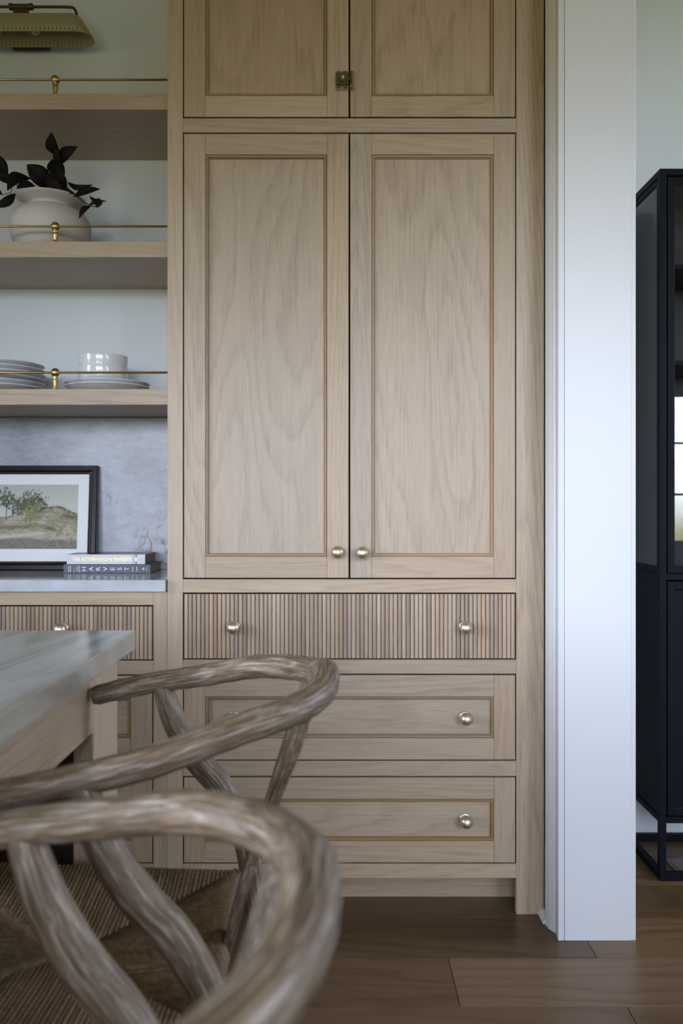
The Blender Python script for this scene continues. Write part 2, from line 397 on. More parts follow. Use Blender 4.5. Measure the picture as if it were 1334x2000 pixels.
wall_with_holes('wall_front', 'x', XL, XR, [x[1:] for x in WINS if x[0] == 'front'])
wall_with_holes('wall_left', 'y', YB, YK, [x[1:] for x in WINS if x[0] == 'left'])
wall_with_holes('wall_right', 'r', YB, YO, [x[1:] for x in WINS if x[0] == 'right'])
for i, (wl, a, b, z0, z1) in enumerate(WINS):
    def wb(name, p0, p1, q0, q1, d0, d1, mat, parent):
        if wl == 'front': return bx(name, p0, p1, YB - d1, YB - d0, q0, q1, mat, parent, 0.001)
        if wl == 'left': return bx(name, XL - d1, XL - d0, p0, p1, q0, q1, mat, parent, 0.001)
        return bx(name, XR + d0, XR + d1, p0, p1, q0, q1, mat, parent, 0.001)
    t = 0.045
    bm = NB()
    for p0, p1, q0, q1 in ((a, a + t, z0, z1), (b - t, b, z0, z1), (a + t, b - t, z0, z0 + t), (a + t, b - t, z1 - t, z1)):
        if wl == 'front': box(bm, p0, p1, YB - 0.09, YB - 0.03, q0, q1)
        elif wl == 'left': box(bm, XL - 0.09, XL - 0.03, p0, p1, q0, q1)
        else: box(bm, XR + 0.03, XR + 0.09, p0, p1, q0, q1)
    wo = struct(obj('window_%d' % (i + 1), bm, BLACK))
    mid = (a + b) / 2
    wb('mullion', mid - 0.02, mid + 0.02, z0 + t, z1 - t, 0.04, 0.08, BLACK, wo)
    for k in (1, 2):
        zz = z0 + (z1 - z0) * k / 3
        wb('glazing_bar', a + t, mid - 0.02, zz - 0.01, zz + 0.01, 0.045, 0.075, BLACK, wo)
        wb('glazing_bar', mid + 0.02, b - t, zz - 0.01, zz + 0.01, 0.045, 0.075, BLACK, wo)
    wb('pane', a + t, mid - 0.02, z0 + t, z1 - t, 0.058, 0.062, WGLASS, wo)
    wb('pane', mid + 0.02, b - t, z0 + t, z1 - t, 0.058, 0.062, WGLASS, wo)

# the stub of partition wall with its cased end
PX0, PX1, PY = 0.578, 0.768, 2.257
st = struct(obj('wall_partition', box(NB(), PX0, PX1, PY + 0.006, YO, 0, ZC), TRIM))
struct(obj('wall_partition_light_block', box(box(NB(), PX0, PX1, YB, 0.1, 0, ZC), PX0, PX1, 0.1, PY + 0.006, 2.68, ZC), PAINT))  # unseen wall run and header, added to block right-room window light
jb = bx('jamb_board', 0.5885, 0.7585, PY - 0.002, PY + 0.02, 0, ZC, TRIM, st, 0.0008)
def extrude_profile(pts, z0, z1):
    bm = NB()
    lo = [bm.verts.new((x, y, z0)) for x, y in pts]; hi = [bm.verts.new((x, y, z1)) for x, y in pts]
    n = len(pts)
    for k in range(n): bm.faces.new((lo[k], lo[(k + 1) % n], hi[(k + 1) % n], hi[k]))
    bm.faces.new(lo[::-1]); bm.faces.new(hi)
    return bm
cas = [(0.5875, PY + 0.000), (0.5875, PY + 0.03), (PX0, PY + 0.03), (PX0, PY + 0.086), (0.5595, PY + 0.086), (0.5595, PY + 0.076), (0.5615, PY + 0.072),
       (0.5625, PY + 0.062), (0.5700, PY + 0.046), (0.5715, PY + 0.042), (0.5745, PY + 0.040), (0.5715, PY + 0.004), (0.5735, PY + 0.000)]
struct(obj('trim_1', extrude_profile(cas, 0, 2.75), TRIM))
cas2 = [(0.7595, PY + 0.001), (0.7595, PY + 0.03), (PX1, PY + 0.03), (PX1, PY + 0.086), (0.785, PY + 0.086), (0.785, PY + 0.07), (0.776, PY + 0.045), (0.7725, PY + 0.004), (0.7705, PY + 0.001)]
struct(obj('trim_2', extrude_profile(cas2, 0, 2.75), TRIM))
# shoe moulding and skirting between casing and cabinet, skirting of the next room
bm = NB(); box(bm, 0.5715, PX0, PY + 0.088, 2.398, 0, 0.20, 0.001); struct(obj('baseboard_left', bm, TRIM))
bm = extrude_profile([(0.5705, 0)] + [(0.5705 - 0.017 * math.cos(a), 0.017 * math.sin(a)) for a in np.linspace(0, math.pi / 2, 7)], 0, 0.055)
me_rot = Matrix(((1, 0, 0, 0), (0, 0, 1, PY + 0.088), (0, 1, 0, 0), (0, 0, 0, 1)))
bmesh.ops.transform(bm, matrix=me_rot, verts=bm.verts[:]); struct(obj('trim_3', bm, TRIM))
bm = NB(); box(bm, PX1, XR, YO - 0.018, YO, 0, 0.19, 0.002); struct(obj('baseboard_right', bm, TRIM))

# ------------------------------------------------------------------ tall oak cabinet
YF = 2.4
TX0, TX1 = fx(327), fx(1062.5)
TOPZ = 2.90
SX0, SX1 = fx(357), fx(1008.5)
GAP = 0.0033
BEAD = [(0, 0.0045), (0.0012, 0.0045), (0.0016, 0.0018), (0.0032, 0.0008), (0.0062, 0.0012), (0.0076, 0.004), (0.0080, 0.0068), (0.0096, 0.0068), (0.0100, 0.010)]
def knob_mesh():
    bm = NB()
    prof = [(0, 0), (0.0165, 0), (0.0165, 0.002), (0.0145, 0.0035), (0.0075, 0.0045), (0.0065, 0.010), (0.0075, 0.0135)]
    R = 0.0178; c = 0.0265
    for k in range(1, 13):
        a = -math.pi / 2 + 0.42 + (math.pi - 0.42) * k / 12
        prof.append((max(R * math.cos(a), 0) if k < 12 else 0, c + R * 0.93 * math.sin(a)))
    return lathe(bm, prof, 28)
KM = obj('knob', knob_mesh(), SATIN, None, True)
KM_mesh = KM.data; bpy.data.objects.remove(KM)
def add_knob(parent, x, z, y):
    o = bpy.data.objects.new('knob', KM_mesh); C.objects.link(o); o.parent = parent
    r = parent
    while r.parent: r = r.parent
    o.location = Vector((x, y, z)) - ROOT[r]; o.rotation_euler = (math.pi / 2, 0, 0)
    return o
def framed_front(kind, root, x0, x1, z0, z1, sw, rt, rb, horizontal=False, gap=GAP, y=YF):
    """inset shaker front: recessed panel (the part) with stiles, rails and bead as sub-parts"""
    x0 += gap; x1 -= gap; z0 += gap; z1 -= gap
    th = 0.021
    p = bx(kind, x0 + sw - 0.012, x1 - sw + 0.012, y + 0.0098, y + 0.018, z0 + rb - 0.012, z1 - rt + 0.012, OAKPH if horizontal else OAKP, root, 0)
    for a, b in ((x0, x0 + sw), (x1 - sw, x1)): bx('stile', a, b, y, y + th, z0, z1, OAKV, p, 0.0009)
    for a, b in ((z0, z0 + rb), (z1 - rt, z1)): bx('rail', x0 + sw + 0.0002, x1 - sw - 0.0002, y + 0.0001, y + th, a, b, OAKH, p, 0.0007)
    obj('bead', rect_sweep(NB(), x0 + sw, x1 - sw, z0 + rb, z1 - rt, y, BEAD), AMBER, p)
    return p
SLP = 0.01148
def slat_mesh(h):
    n = 7; r = SLP / 2 * 0.94; bm = NB()
    pts = [(-r, 0.009), (-r, 0.003)] + [(-r * math.cos(math.pi * k / n), 0.003 - 0.0046 * math.sin(math.pi * k / n)) for k in range(1, n)] + [(r, 0.003), (r, 0.009)]
    lo = [bm.verts.new((a, b, 0)) for a, b in pts]; hi = [bm.verts.new((a, b, h)) for a, b in pts]
    for k in range(len(pts)): bm.faces.new((lo[k], lo[(k + 1) % len(pts)], hi[(k + 1) % len(pts)], hi[k]))
    bm.faces.new(lo[::-1]); bm.faces.new(hi); bmesh.ops.recalc_face_normals(bm, faces=bm.faces[:])
    me = bpy.data.meshes.new('slat'); bm.to_mesh(me); bm.free(); me.materials.append(SLAT); return me
def reeded_front(root, x0, x1, z0, z1, y=YF):
    x0 += GAP; x1 -= GAP; z0 += GAP; z1 -= GAP
    p = bx('drawer', x0, x1, y + 0.0085, y + 0.021, z0, z1, OAKH, root, 0)
    n = int(round((x1 - x0) / SLP)); st_ = (x1 - x0) / n; me = slat_mesh(z1 - z0)
    for k in range(n):
        o = bpy.data.objects.new('slat', me); C.objects.link(o); o.parent = p
        o.location = Vector((x0 + st_ * (k + 0.5), y, z0)) - ROOT[root]
    return p
tall = empty('tall_cabinet', ((TX0 + TX1) / 2, YF, 0), 'tall light oak cabinet with panelled double doors above drawers', 'cabinet')
DEP = YK - 0.002
bm = NB(); box(bm, TX0 + 0.001, TX1 - 0.004, YF + 0.045, DEP, 0.0985, TOPZ); obj('carcass', bm, DARKBOX, tall)
bx('side_panel', TX0, TX0 + 0.02, YF + 0.024, DEP, 0, TOPZ, OAKV, tall)
bx('stile', TX0, SX0, YF, YF + 0.024, 0, TOPZ, OAKV, tall)
bx('stile', SX1, TX1, YF, YF + 0.024, 0, TOPZ, OAKV, tall)
rows = [(231, 258.5), (1131.5, 1157.5), (1288.5, 1316), (1486.5, 1516), (1687.5, 1715.5)]
for a, b in rows: bx('rail', SX0 + 0.0002, SX1 - 0.0002, YF + 0.0003, YF + 0.024, fz(b), fz(a), OAKH, tall)
bx('rail', SX0 + 0.0002, SX1 - 0.0002, YF + 0.0003, YF + 0.024, 2.80, TOPZ, OAKH, tall)
bx('toe_kick', TX0 + 0.02, TX1 - 0.004, YF + 0.108, YF + 0.126, 0, 0.0985, OAKH, tall)
XM = fx(682.5); SW = 0.0585
ul = framed_front('door', tall, SX0, XM + GAP * 0.3, fz(230.5), 2.80, SW, SW, SW - 0.001)
ur = framed_front('door', tall, XM - GAP * 0.3, SX1, fz(230.5), 2.80, SW, SW, SW - 0.001)
dl = framed_front('door', tall, SX0, XM + GAP * 0.3, fz(1131), fz(259), SW, 0.0565, 0.0575)
dr = framed_front('door', tall, XM - GAP * 0.3, SX1, fz(1131), fz(259), SW, 0.0565, 0.0575)
add_knob(dl, fx(659.5), fz(1078), YF); add_knob(dr, fx(707.5), fz(1079), YF)
d1 = reeded_front(tall, SX0, SX1, fz(1288), fz(1158))
for px in (457, 908): add_knob(d1, fx(px), fz(1224), YF)
d2 = framed_front('drawer', tall, SX0, SX1, fz(1486), fz(1316.5), SW - 0.0005, SW, SW, True)
d3 = framed_front('drawer', tall, SX0, SX1, fz(1687), fz(1516.5), SW - 0.0005, SW, SW, True)
for px in (457, 909.5):
    add_knob(d2, fx(px), fz(1402), YF + 0.0095); add_knob(d3, fx(px), fz(1602), YF + 0.0095)
# turn latch over the gap of the upper doors
def L_box(bm, xa, xb, za, zb, y0, y1, bev=0.0004): box(bm, fx(xa), fx(xb), YF - y1, YF - y0, fz(zb), fz(za), bev)
bm = NB(); L_box(bm, 656.2, 680.2, 139.2, 177.3, 0, 0.0025); la = obj('latch_plate', bm, LATCH, ul)
bm = NB(); L_box(bm, 656.6, 680.2, 144.2, 168, 0.0025, 0.010, 0.001); obj('latch_case', bm, LATCHD, ul)
bm = NB(); L_box(bm, 677, 685, 152, 159.5, 0.0035, 0.008); obj('latch_bolt', bm, BRONZE, ul)
bm = NB()
lathe(bm, [(0, 0), (0.004, 0), (0.003, 0.008), (0.0045, 0.011), (0.007, 0.017), (0.0068, 0.021), (0.004, 0.0245), (0, 0.0255)], 16,
      Matrix.Translation((fx(669.5), YF - 0.010, fz(160))) @ Matrix.Rotation(math.pi / 2, 4, 'X') @ Matrix.Diagonal((0.75, 1.35, 1, 1)))
obj('latch_turn', bm, LATCH, ul, True)
bm = NB(); L_box(bm, 683.2, 691.8, 139.2, 177.3, 0, 0.0025); obj('latch_keep', bm, LATCH, ur)
bm = NB(); L_box(bm, 684, 687.5, 143.5, 166, 0.0025, 0.010, 0.0008); obj('latch_strike', bm, LATCHD, ur)
def screw(parent, px, py):
    bm = NB(); lathe(bm, [(0, 0.0024), (0.0031, 0.0024), (0.0029, 0.0036), (0.0012, 0.004), (0, 0.0036)], 12, Matrix.Translation((fx(px), YF, fz(py))) @ Matrix.Rotation(math.pi / 2, 4, 'X'))
    obj('screw', bm, BRONZE, parent, True)
for px, py in ((661.8, 142.2), (674.8, 142), (661.5, 172), (675, 172)): screw(ul, px, py)
for px, py in ((687, 141.5), (687, 173.3)): screw(ur, px, py)

# ------------------------------------------------------------------ base cabinet on the left, its marble top, splashback
BX0, BX1 = fx(-640), TX0 - 0.0005
base = empty('base_cabinet', ((BX0 + BX1) / 2, YF, 0), 'low light oak cabinet with a reeded drawer under the marble counter', 'cabinet')
CT = 0.9146; CTH = 0.0318
bm = NB(); box(bm, BX0, BX1 - 0.001, YF + 0.045, DEP, 0.0985, CT - CTH - 0.001); obj('carcass', bm, DARKBOX, base)
BS0, BS1 = fx(-613), fx(299.5)
bx('stile', BS1, BX1, YF, YF + 0.024, 0, CT - CTH - 0.001, OAKV, base)
bx('stile', BX0, BS0, YF, YF + 0.024, 0, CT - CTH - 0.001, OAKV, base)
for a, b in ((1155.9, 1182), (1290.5, 1317.5), (1486.5, 1516), (1687.5, 1715.5)): bx('rail', BS0 + 0.0002, BS1 - 0.0002, YF + 0.0003, YF + 0.024, fz(b), min(fz(a), CT - CTH - 0.001), OAKH, base)
bx('toe_kick', BX0, BX1, YF + 0.108, YF + 0.126, 0, 0.0985, OAKH, base)
b1 = reeded_front(base, BS0, BS1, fz(1290), fz(1182.5))
for px in (123, -437): add_knob(b1, fx(px), fz(1227), YF)
b2 = framed_front('drawer', base, BS0, BS1, fz(1486), fz(1318), SW, SW, SW, True)
b3 = framed_front('drawer', base, BS0, BS1, fz(1687), fz(1516.5), SW, SW, SW, True)
for px in (123, -437): add_knob(b2, fx(px), fz(1402), YF + 0.0095); add_knob(b3, fx(px), fz(1602), YF + 0.0095)
ct = tag(bx('countertop', BX0, TX0 - 0.0025, 2.380, 2.779, CT - CTH, CT, COUNTER, None, 0.0012), 'polished pale marble counter slab along the oak base cabinet', 'countertop')
SH = [(fz(182.5, 2.44), 0.0443), (fz(471.5, 2.44), 0.0443), (fz(759.5, 2.44), 0.0443)]     # shelf tops and thickness
bs = tag(bx('backsplash', BX0, TX0 - 0.0005, 2.780, YK - 0.0005, CT + 0.0003, SH[2][0] - SH[2][1] - 0.004, MARBLE, None, 0.0006), 'grey white marble splashback slab behind the framed print', 'backsplash')

# ------------------------------------------------------------------ shelves with brass gallery rails
WHICH = [('top', 'topmost thick oak wall shelf with brass gallery rail below the picture light'), ('mid', 'middle thick oak wall shelf with brass rail carrying the cream vase'),
         ('low', 'lowest thick oak wall shelf with brass rail carrying plates and bowls')]
post_me = None
for i, ((zt, th), (_, lab)) in enumerate(zip(SH, WHICH)):
    s = empty('wall_shelf', ((BX0 + TX0) / 2, 2.62, zt - th), lab, 'shelf', 'oak wall shelves')
    bx('board', BX0, TX0 - 0.0005, 2.44, YK - 0.0005, zt - th, zt, OAKH, s, 0.001)
    yr = 2.462; zr = zt + 0.0485
    bm = NB(); tube(bm, [(BX0, yr, zr), (TX0 - 0.0006, yr, zr)], 0.0031, 10); obj('rod', bm, BRASS, s, True)
    if post_me is None:
        bm = NB(); prof = [(0, 0), (0.0078, 0), (0.0078, 0.003), (0.006, 0.0045), (0.0075, 0.0065), (0.0055, 0.0085), (0.0058, 0.011), (0.0070, 0.024), (0.0076, 0.029), (0.0058, 0.0315), (0.0085, 0.034), (0.0060, 0.0365)]
        for k in range(1, 11):
            a = -math.pi / 2 + 0.5 + (math.pi - 0.5) * k / 10
            prof.append((0.0124 * math.cos(a) if k < 10 else 0, 0.0485 + 0.0124 * math.sin(a)))
        lathe(bm, prof, 24); bmesh.ops.recalc_face_normals(bm, faces=bm.faces[:])
        post_me = bpy.data.meshes.new('post'); bm.to_mesh(post_me); bm.free(); post_me.materials.append(BRASS)
        for p in post_me.polygons: p.use_smooth = True
    for px in (108, -112, -332, -552):
        o = bpy.data.objects.new('post', post_me); C.objects.link(o); o.parent = s
        o.location = Vector((fx(px, yr), yr, zt)) - ROOT[s]

# ------------------------------------------------------------------ picture light
LX = -0.965; LY = 2.700
pl = empty('picture_light', (LX, YK, 2.52), 'khaki perforated trough picture light on a brass arm above the top shelf', 'wall lamp')
def stadium(hl, hd, n=12):
    pts = []
    for k in range(n + 1):
        a = -math.pi / 2 + math.pi * k / n; pts.append((hl - hd + hd * math.cos(a), hd * math.sin(a)))
    for k in range(n + 1):
        a = math.pi / 2 + math.pi * k / n; pts.append((-(hl - hd) + hd * math.cos(a), hd * math.sin(a)))
    return pts
bm = NB()
ZT, ZB_ = 2.618, 2.548
def trough(hl_t, hd_t, hl_b, hd_b, zt, zb):
    res = []
    for t in (1.0, 0.96, 0.88, 0.5, 0.0):
        k = 1 - t
        rt = 0 if t < 0.87 else (t - 0.87) / 0.13
        hl = hl_t + (hl_b - hl_t) * k - 0.006 * rt * rt; hd = hd_t + (hd_b - hd_t) * k - 0.006 * rt * rt
        res.append([(LX + a, LY + b, zb + (zt - zb) * t) for a, b in stadium(hl, hd)])
    return res
outer = trough(0.181, 0.026, 0.224, 0.047, ZT, ZB_); inner = trough(0.1795, 0.0245, 0.2225, 0.0455, ZT - 0.0015, ZB_)
rings = [[bm.verts.new(p) for p in r] for r in outer[:]] + [[bm.verts.new(p) for p in r] for r in inner[::-1]]
n = len(rings[0])
for a, b in zip(rings, rings[1:]):
    for k in range(n): bm.faces.new((a[k], a[(k + 1) % n], b[(k + 1) % n], b[k]))
bm.faces.new(rings[0]); bm.faces.new(rings[-1])
sh = obj('shade', bm, SHADE, pl)
for p in sh.data.polygons: p.use_smooth = len(p.vertices) == 4
bm = NB()
for side, yy in ((-1, 1), (1, -1)):
    for rowi, t in enumerate((0.17, 0.09)):
        hd = 0.026 + 0.021 * (1 - t); y = LY + side * (hd + (0.0004 if side < 0 else -0.0021)); z = ZB_ + (ZT - ZB_) * t
        for k in range(-15, 16):
            x = LX + k * 0.0123
            lathe(bm, [(0, 0), (0.0017, 0), (0.0017, 0.0004), (0, 0.0004)], 6, Matrix.Translation((x, y, z)) @ Matrix.Rotation(math.pi / 2, 4, 'X'))
hp = obj('perforations', bm, HOLE, sh); hp['kind'] = 'stuff'
ZR = 2.648
for s in (-1, 1):
    bm = NB(); tube(bm, catmull([(LX + s * 0.02, LY, ZR), (LX + s * 0.10, LY, ZR), (LX + s * 0.150, LY, ZR - 0.001), (LX + s * 0.163, LY, ZR - 0.006), (LX + s * 0.169, LY, ZR - 0.018), (LX + s * 0.170, LY, ZT - 0.002)], 6), 0.0042, 10)
    obj('arm_rod', bm, BRONZE, pl, True)
bm = NB(); tube(bm, [(LX - 0.033, LY, ZR), (LX + 0.033, LY, ZR)], 0.0085, 16)
for s in (-1, 1): tube(bm, [(LX + s * 0.026, LY, ZR), (LX + s * 0.036, LY, ZR)], 0.0100, 16)
obj('clamp', bm, BRONZE, pl)
bm = NB(); box(bm, LX - 0.024, LX + 0.024, LY - 0.004, LY + 0.004, ZT - 0.001, ZR, 0.001); obj('bracket', bm, BRONZE, pl)
bm = NB(); tube(bm, catmull([(LX, LY + 0.006, ZR), (LX, LY + 0.05, ZR + 0.006), (LX, YK - 0.018, ZR - 0.005)], 6), 0.006, 10); obj('wall_arm', bm, BRASS, pl, True)
bm = NB(); box(bm, LX - 0.059, LX + 0.059, YK - 0.020, YK - 0.0005, 2.560, 2.665, 0.006, 2); obj('wall_plate', bm, BRONZE, pl)
for dx in (-0.075, 0.045):
    bm = NB(); lathe(bm, [(0, -0.030), (0.010, -0.027), (0.016, -0.018), (0.0165, -0.008), (0.012, 0.006), (0.008, 0.014), (0.008, 0.030), (0, 0.030)], 20, Matrix.Translation((LX + dx, LY - 0.004, 2.589)))
    obj('bulb', bm, BULB, pl, True)

# ------------------------------------------------------------------ vase and dark foliage
VC = P(93.5, 440, 2.60); ZV = SH[1][0] + 0.0003
vase = NB()
vp = [(0, 0), (0.070, 0), (0.082, 0.006), (0.100, 0.030), (0.1115, 0.056), (0.1162, 0.074), (0.1176, 0.084), (0.1182, 0.089), (0.1180, 0.094), (0.1165, 0.103), (0.1125, 0.116), (0.100, 0.132), (0.082, 0.144), (0.066, 0.1495), (0.0605, 0.1525),
      (0.0605, 0.157), (0.068, 0.1605), (0.088, 0.169), (0.1005, 0.1735), (0.1015, 0.176), (0.1000, 0.1775), (0.085, 0.1735), (0.064, 0.165), (0.055, 0.158), (0.055, 0.150), (0.075, 0.138), (0.100, 0.115), (0.105, 0.08), (0.08, 0.02), (0, 0.012)]
lathe(vase, vp, 56, Matrix.Translation((VC.x, 2.615, ZV)) @ Matrix.Rotation(0.03, 4, 'Y'))
vo_ = tag(obj('vase', vase, VASE, None, True), 'squat cream ceramic vase with a wide flared rim on the middle shelf', 'vase')
def leaf_mesh(b, t, wd, bend=0.12, tilt=0.0, n=9):
    b, t = Vector(b), Vector(t); b, t = b - (t - b) * 0.04, t + (t - b) * 0.12; L = (t - b); ln = L.length; ax = L.normalized()
    side = ax.cross(Vector((0, -1, 0))).normalized(); up = side.cross(ax)
    side = (side * math.cos(tilt) + up * math.sin(tilt)).normalized(); up = side.cross(ax)
    bm = NB(); rows_ = []
    for k in range(n + 1):
        s = k / n; c = b + L * s + side * (bend * ln * math.sin(math.pi * s)) + up * (0.10 * ln * math.sin(math.pi * s))
        hw = wd / 2 * (math.sin(math.pi * s) ** 0.85) if 0 < k < n else 0.0006
        fold = hw * 0.28
        rows_.append([[bm.verts.new(c + side * (hw * q) + up * (fold * abs(q) + o2)) for q in (-1, -0.5, 0, 0.5, 1)] for o2 in (0, 0.0005)])
    for a, d in zip(rows_, rows_[1:]):
        for lay in (0, 1):
            for q in range(4): bm.faces.new((a[lay][q], a[lay][q + 1], d[lay][q + 1], d[lay][q]))
        for q in (0, 4): bm.faces.new((a[0][q], a[1][q], d[1][q], d[0][q]))
    return bm
def branch(label, stem_px, leaves, petioles=()):
    st_pts = catmull([P(x, y, d) for x, y, d in stem_px], 5)
    root = empty('leafy_branch', P(*stem_px[0]), label, 'branch', 'dark branches in the cream vase')
    bm = NB(); tube(bm, st_pts, [0.0022, 0.0013], 6)
    for a, b in petioles: tube(bm, [P(*a), P(*b)], 0.0009, 5)
    obj('stem', bm, TWIG, root, True)
    for (x0, y0, x1, y1, wpx, bend, d0, d1_) in leaves:
        obj('leaf', leaf_mesh(P(x0, y0, d0), P(x1, y1, d1_), wpx * 1.22 * 2.58 / F, bend, random.uniform(-0.35, 0.35)), LEAF, root, True)
D = 2.58
branch('tall upright dark branch in the middle of the cream vase', [(96, 425, 2.62), (100, 385, 2.61), (112, 345, 2.6), (113, 310, 2.58), (108, 291, 2.57)],
       [(116, 303, 102, 263, 19, -0.18, 2.59, 2.56), (119, 321, 148, 290, 19, -0.10, 2.6, 2.56), (114, 323, 108, 291, 12, 0.05, 2.59, 2.57), (122, 354, 104, 316, 27, -0.05, 2.56, 2.57), (108, 350, 100, 318, 15, 0.12, 2.6, 2.59)])
branch('dark branch with a broad leaf standing left of the tall one', [(90, 425, 2.61), (88, 385, 2.6), (80, 360, 2.58), (64, 335, 2.57)],
       [(92, 368, 57, 326, 30, 0.08, 2.58, 2.55), (112, 368, 84, 344, 20, 0.05, 2.56, 2.55), (124, 371, 96, 350, 22, -0.12, 2.55, 2.54), (130, 366, 108, 350, 16, 0.1, 2.56, 2.58)],
       [((94, 345, 2.6), (97, 337, 2.6)), ((97, 337, 2.6), (99, 333, 2.6))])
branch('dark branch arching out to the left over the vase rim', [(86, 425, 2.6), (76, 380, 2.58), (50, 366, 2.56), (24, 358, 2.55), (12, 340, 2.54)],
       [(60, 350, 19, 370, 22, 0.20, 2.57, 2.54), (68, 364, 36, 368, 16, 0.1, 2.56, 2.54), (14, 341, -6, 305, 22, -0.10, 2.55, 2.53), (26, 359, -8, 345, 17, 0.10, 2.55, 2.53), (29, 379, -6, 403, 15, -0.10, 2.55, 2.53), (4, 380, -10, 372, 8, 0, 2.55, 2.54)],
       [((24, 358, 2.55), (22, 376, 2.55)), ((22, 376, 2.55), (3, 381, 2.55))])
branch('dark branch drooping to the right of the vase rim', [(102, 425, 2.62), (118, 385, 2.6), (136, 372, 2.56), (160, 392, 2.54), (176, 401, 2.53), (191, 405, 2.53)],
       [(134, 355, 176, 360, 9, 0.16, 2.58, 2.55), (124, 354, 143, 377, 9, 0.18, 2.57, 2.55), (146, 384, 190, 371, 15, 0.02, 2.55, 2.53), (176, 383, 205, 392, 6, 0.16, 2.54, 2.52), (191, 405, 193, 389, 14, 0, 2.53, 2.53), (177, 403, 157, 424, 9, 0.14, 2.53, 2.52), (175, 400, 186, 390, 5, 0.1, 2.53, 2.53)],
       [((136, 372, 2.56), (133, 355, 2.58)), ((118, 369, 2.57), (132, 375, 2.56))])

# ------------------------------------------------------------------ plates and bowls on the lowest shelf
ZP = SH[2][0]
def plate_prof(r, h, th=0.0042):
    return [(0, 0), (r * 0.60, 0), (r * 0.62, 0.0025), (r * 0.66, 0.003), (r * 0.86, h * 0.62), (r * 0.985, h - 0.001), (r, h), (r * 0.992, h + th * 0.5), (r * 0.97, h + th * 0.5), (r * 0.85, h * 0.62 + th), (r * 0.62, 0.003 + th), (0, 0.003 + th)]
ordn = ['top', 'second from top', 'third from top', 'third from bottom', 'second from bottom', 'bottom']
for k in range(6):
    bm = NB(); lathe(bm, plate_prof(0.134 - 0.002 * (k % 2), 0.0215), 64, Matrix.Translation((-1.0 + [0, .001, -.002, .003, 0, .001][k], 2.605, ZP + 0.0003 + 0.0137 * k)))
    tag(obj('dinner_plate', bm, CERAMIC, None, True), ('%s white plate in the tall plate stack at the left' % ordn[5 - k]), 'plate', 'plates stacked at the left of the low shelf')
for k in range(2):
    bm = NB(); lathe(bm, plate_prof(0.1235, 0.0245), 64, Matrix.Translation((-0.675, 2.605, ZP + 0.0003 + 0.0108 * k)))
    tag(obj('plate', bm, CERAMIC, None, True), ('lower white plate of the pair under the two bowls', 'upper white plate of the pair, right beneath the two bowls')[k], 'plate', 'plates under the bowls')
bp = [(0, 0), (0.046, 0), (0.050, 0.002), (0.060, 0.010), (0.0675, 0.024), (0.0712, 0.042), (0.0728, 0.0615), (0.0725, 0.0635), (0.0710, 0.0638), (0.0700, 0.0620), (0.0680, 0.042), (0.0640, 0.024), (0.056, 0.011), (0.045, 0.005), (0, 0.0045)]
for k in range(2):
    bm = NB(); lathe(bm, bp, 56, Matrix.Translation((-0.687, 2.600, ZP + 0.0003 + 0.0108 + 0.0073 + 0.034 * k)))
    tag(obj('bowl', bm, CERAMIC, None, True), ('lower white bowl sitting on the upper plate', 'upper white bowl nested in the lower bowl')[k], 'bowl', 'nested white bowls')

# ------------------------------------------------------------------ framed print leaning on the splashback
FZ0 = CT + 0.0004; FH = 0.327; FW = 0.515
FXR = -0.7445; FXL = FXR - FW
lean = math.atan2(0.034, FH)
pf = empty('framed_print', ((FXL + FXR) / 2, 2.7375, FZ0), 'dark framed landscape print with white mat leaning on the splashback', 'picture')
pf.rotation_euler = (-lean, 0, 0)
ROOT[pf] = Vector((0, 0, 0))        # its parts are built in the frame's own axes
fw_ = 0.0205
hx = FW / 2
bars = [(-hx, hx, FH - fw_, FH), (-hx, hx, 0, fw_), (-hx, -hx + fw_, fw_, FH - fw_), (hx - fw_, hx, fw_, FH - fw_)]
co = [(-hx, 0), (hx, 0), (hx, FH), (-hx, FH)]; ci = [(-hx + fw_, fw_), (hx - fw_, fw_), (hx - fw_, FH - fw_), (-hx + fw_, FH - fw_)]
for k in range(4):          # four mitred bars
    bm = NB(); k2 = (k + 1) % 4; sec = []
    for a, b in ((co[k], ci[k]), (co[k2], ci[k2])):
        L_ = lambda t: (a[0] + (b[0] - a[0]) * t, a[1] + (b[1] - a[1]) * t)
        sec.append([bm.verts.new((L_(t)[0], y, L_(t)[1])) for t, y in ((0, 0.0015), (0, -0.0145), (0.10, -0.0165), (0.72, -0.0165), (0.86, -0.0145), (1, -0.0135), (1, 0.0015))])
    for q in range(7): bm.faces.new((sec[0][q], sec[0][(q + 1) % 7], sec[1][(q + 1) % 7], sec[1][q]))
    bm.faces.new(sec[0]); bm.faces.new(sec[1]); obj('frame_bar', bm, FRAME, pf)
# rope moulding along the inner edge
bm = NB(); rr_ = 0.0036; ins = fw_ + 0.0030
def rope(bm, p0, p1):
    p0, p1 = Vector(p0), Vector(p1); n = int((p1 - p0).length / 0.0075); ax = (p1 - p0).normalized(); sd = ax.cross(Vector((0, -1, 0)))
    for k in range(n):
        c = p0 + (p1 - p0) * ((k + 0.5) / n)
        q = (ax * 0.0042 + sd * 0.0030); tube(bm, [c - q, c - q * 0.4, c + q * 0.4, c + q], [0.0011, 0.0026, 0.0026, 0.0011], 6, uvs=False)
for p0, p1 in (((-hx + ins, -0.0125, ins), (hx - ins, -0.0125, ins)), ((-hx + ins, -0.0125, FH - ins), (hx - ins, -0.0125, FH - ins)), ((-hx + ins, -0.0125, ins), (-hx + ins, -0.0125, FH - ins)), ((hx - ins, -0.0125, ins), (hx - ins, -0.0125, FH - ins))): rope(bm, p0, p1)
ro = obj('rope_moulding', bm, ROPE, pf, True); ro['kind'] = 'stuff'
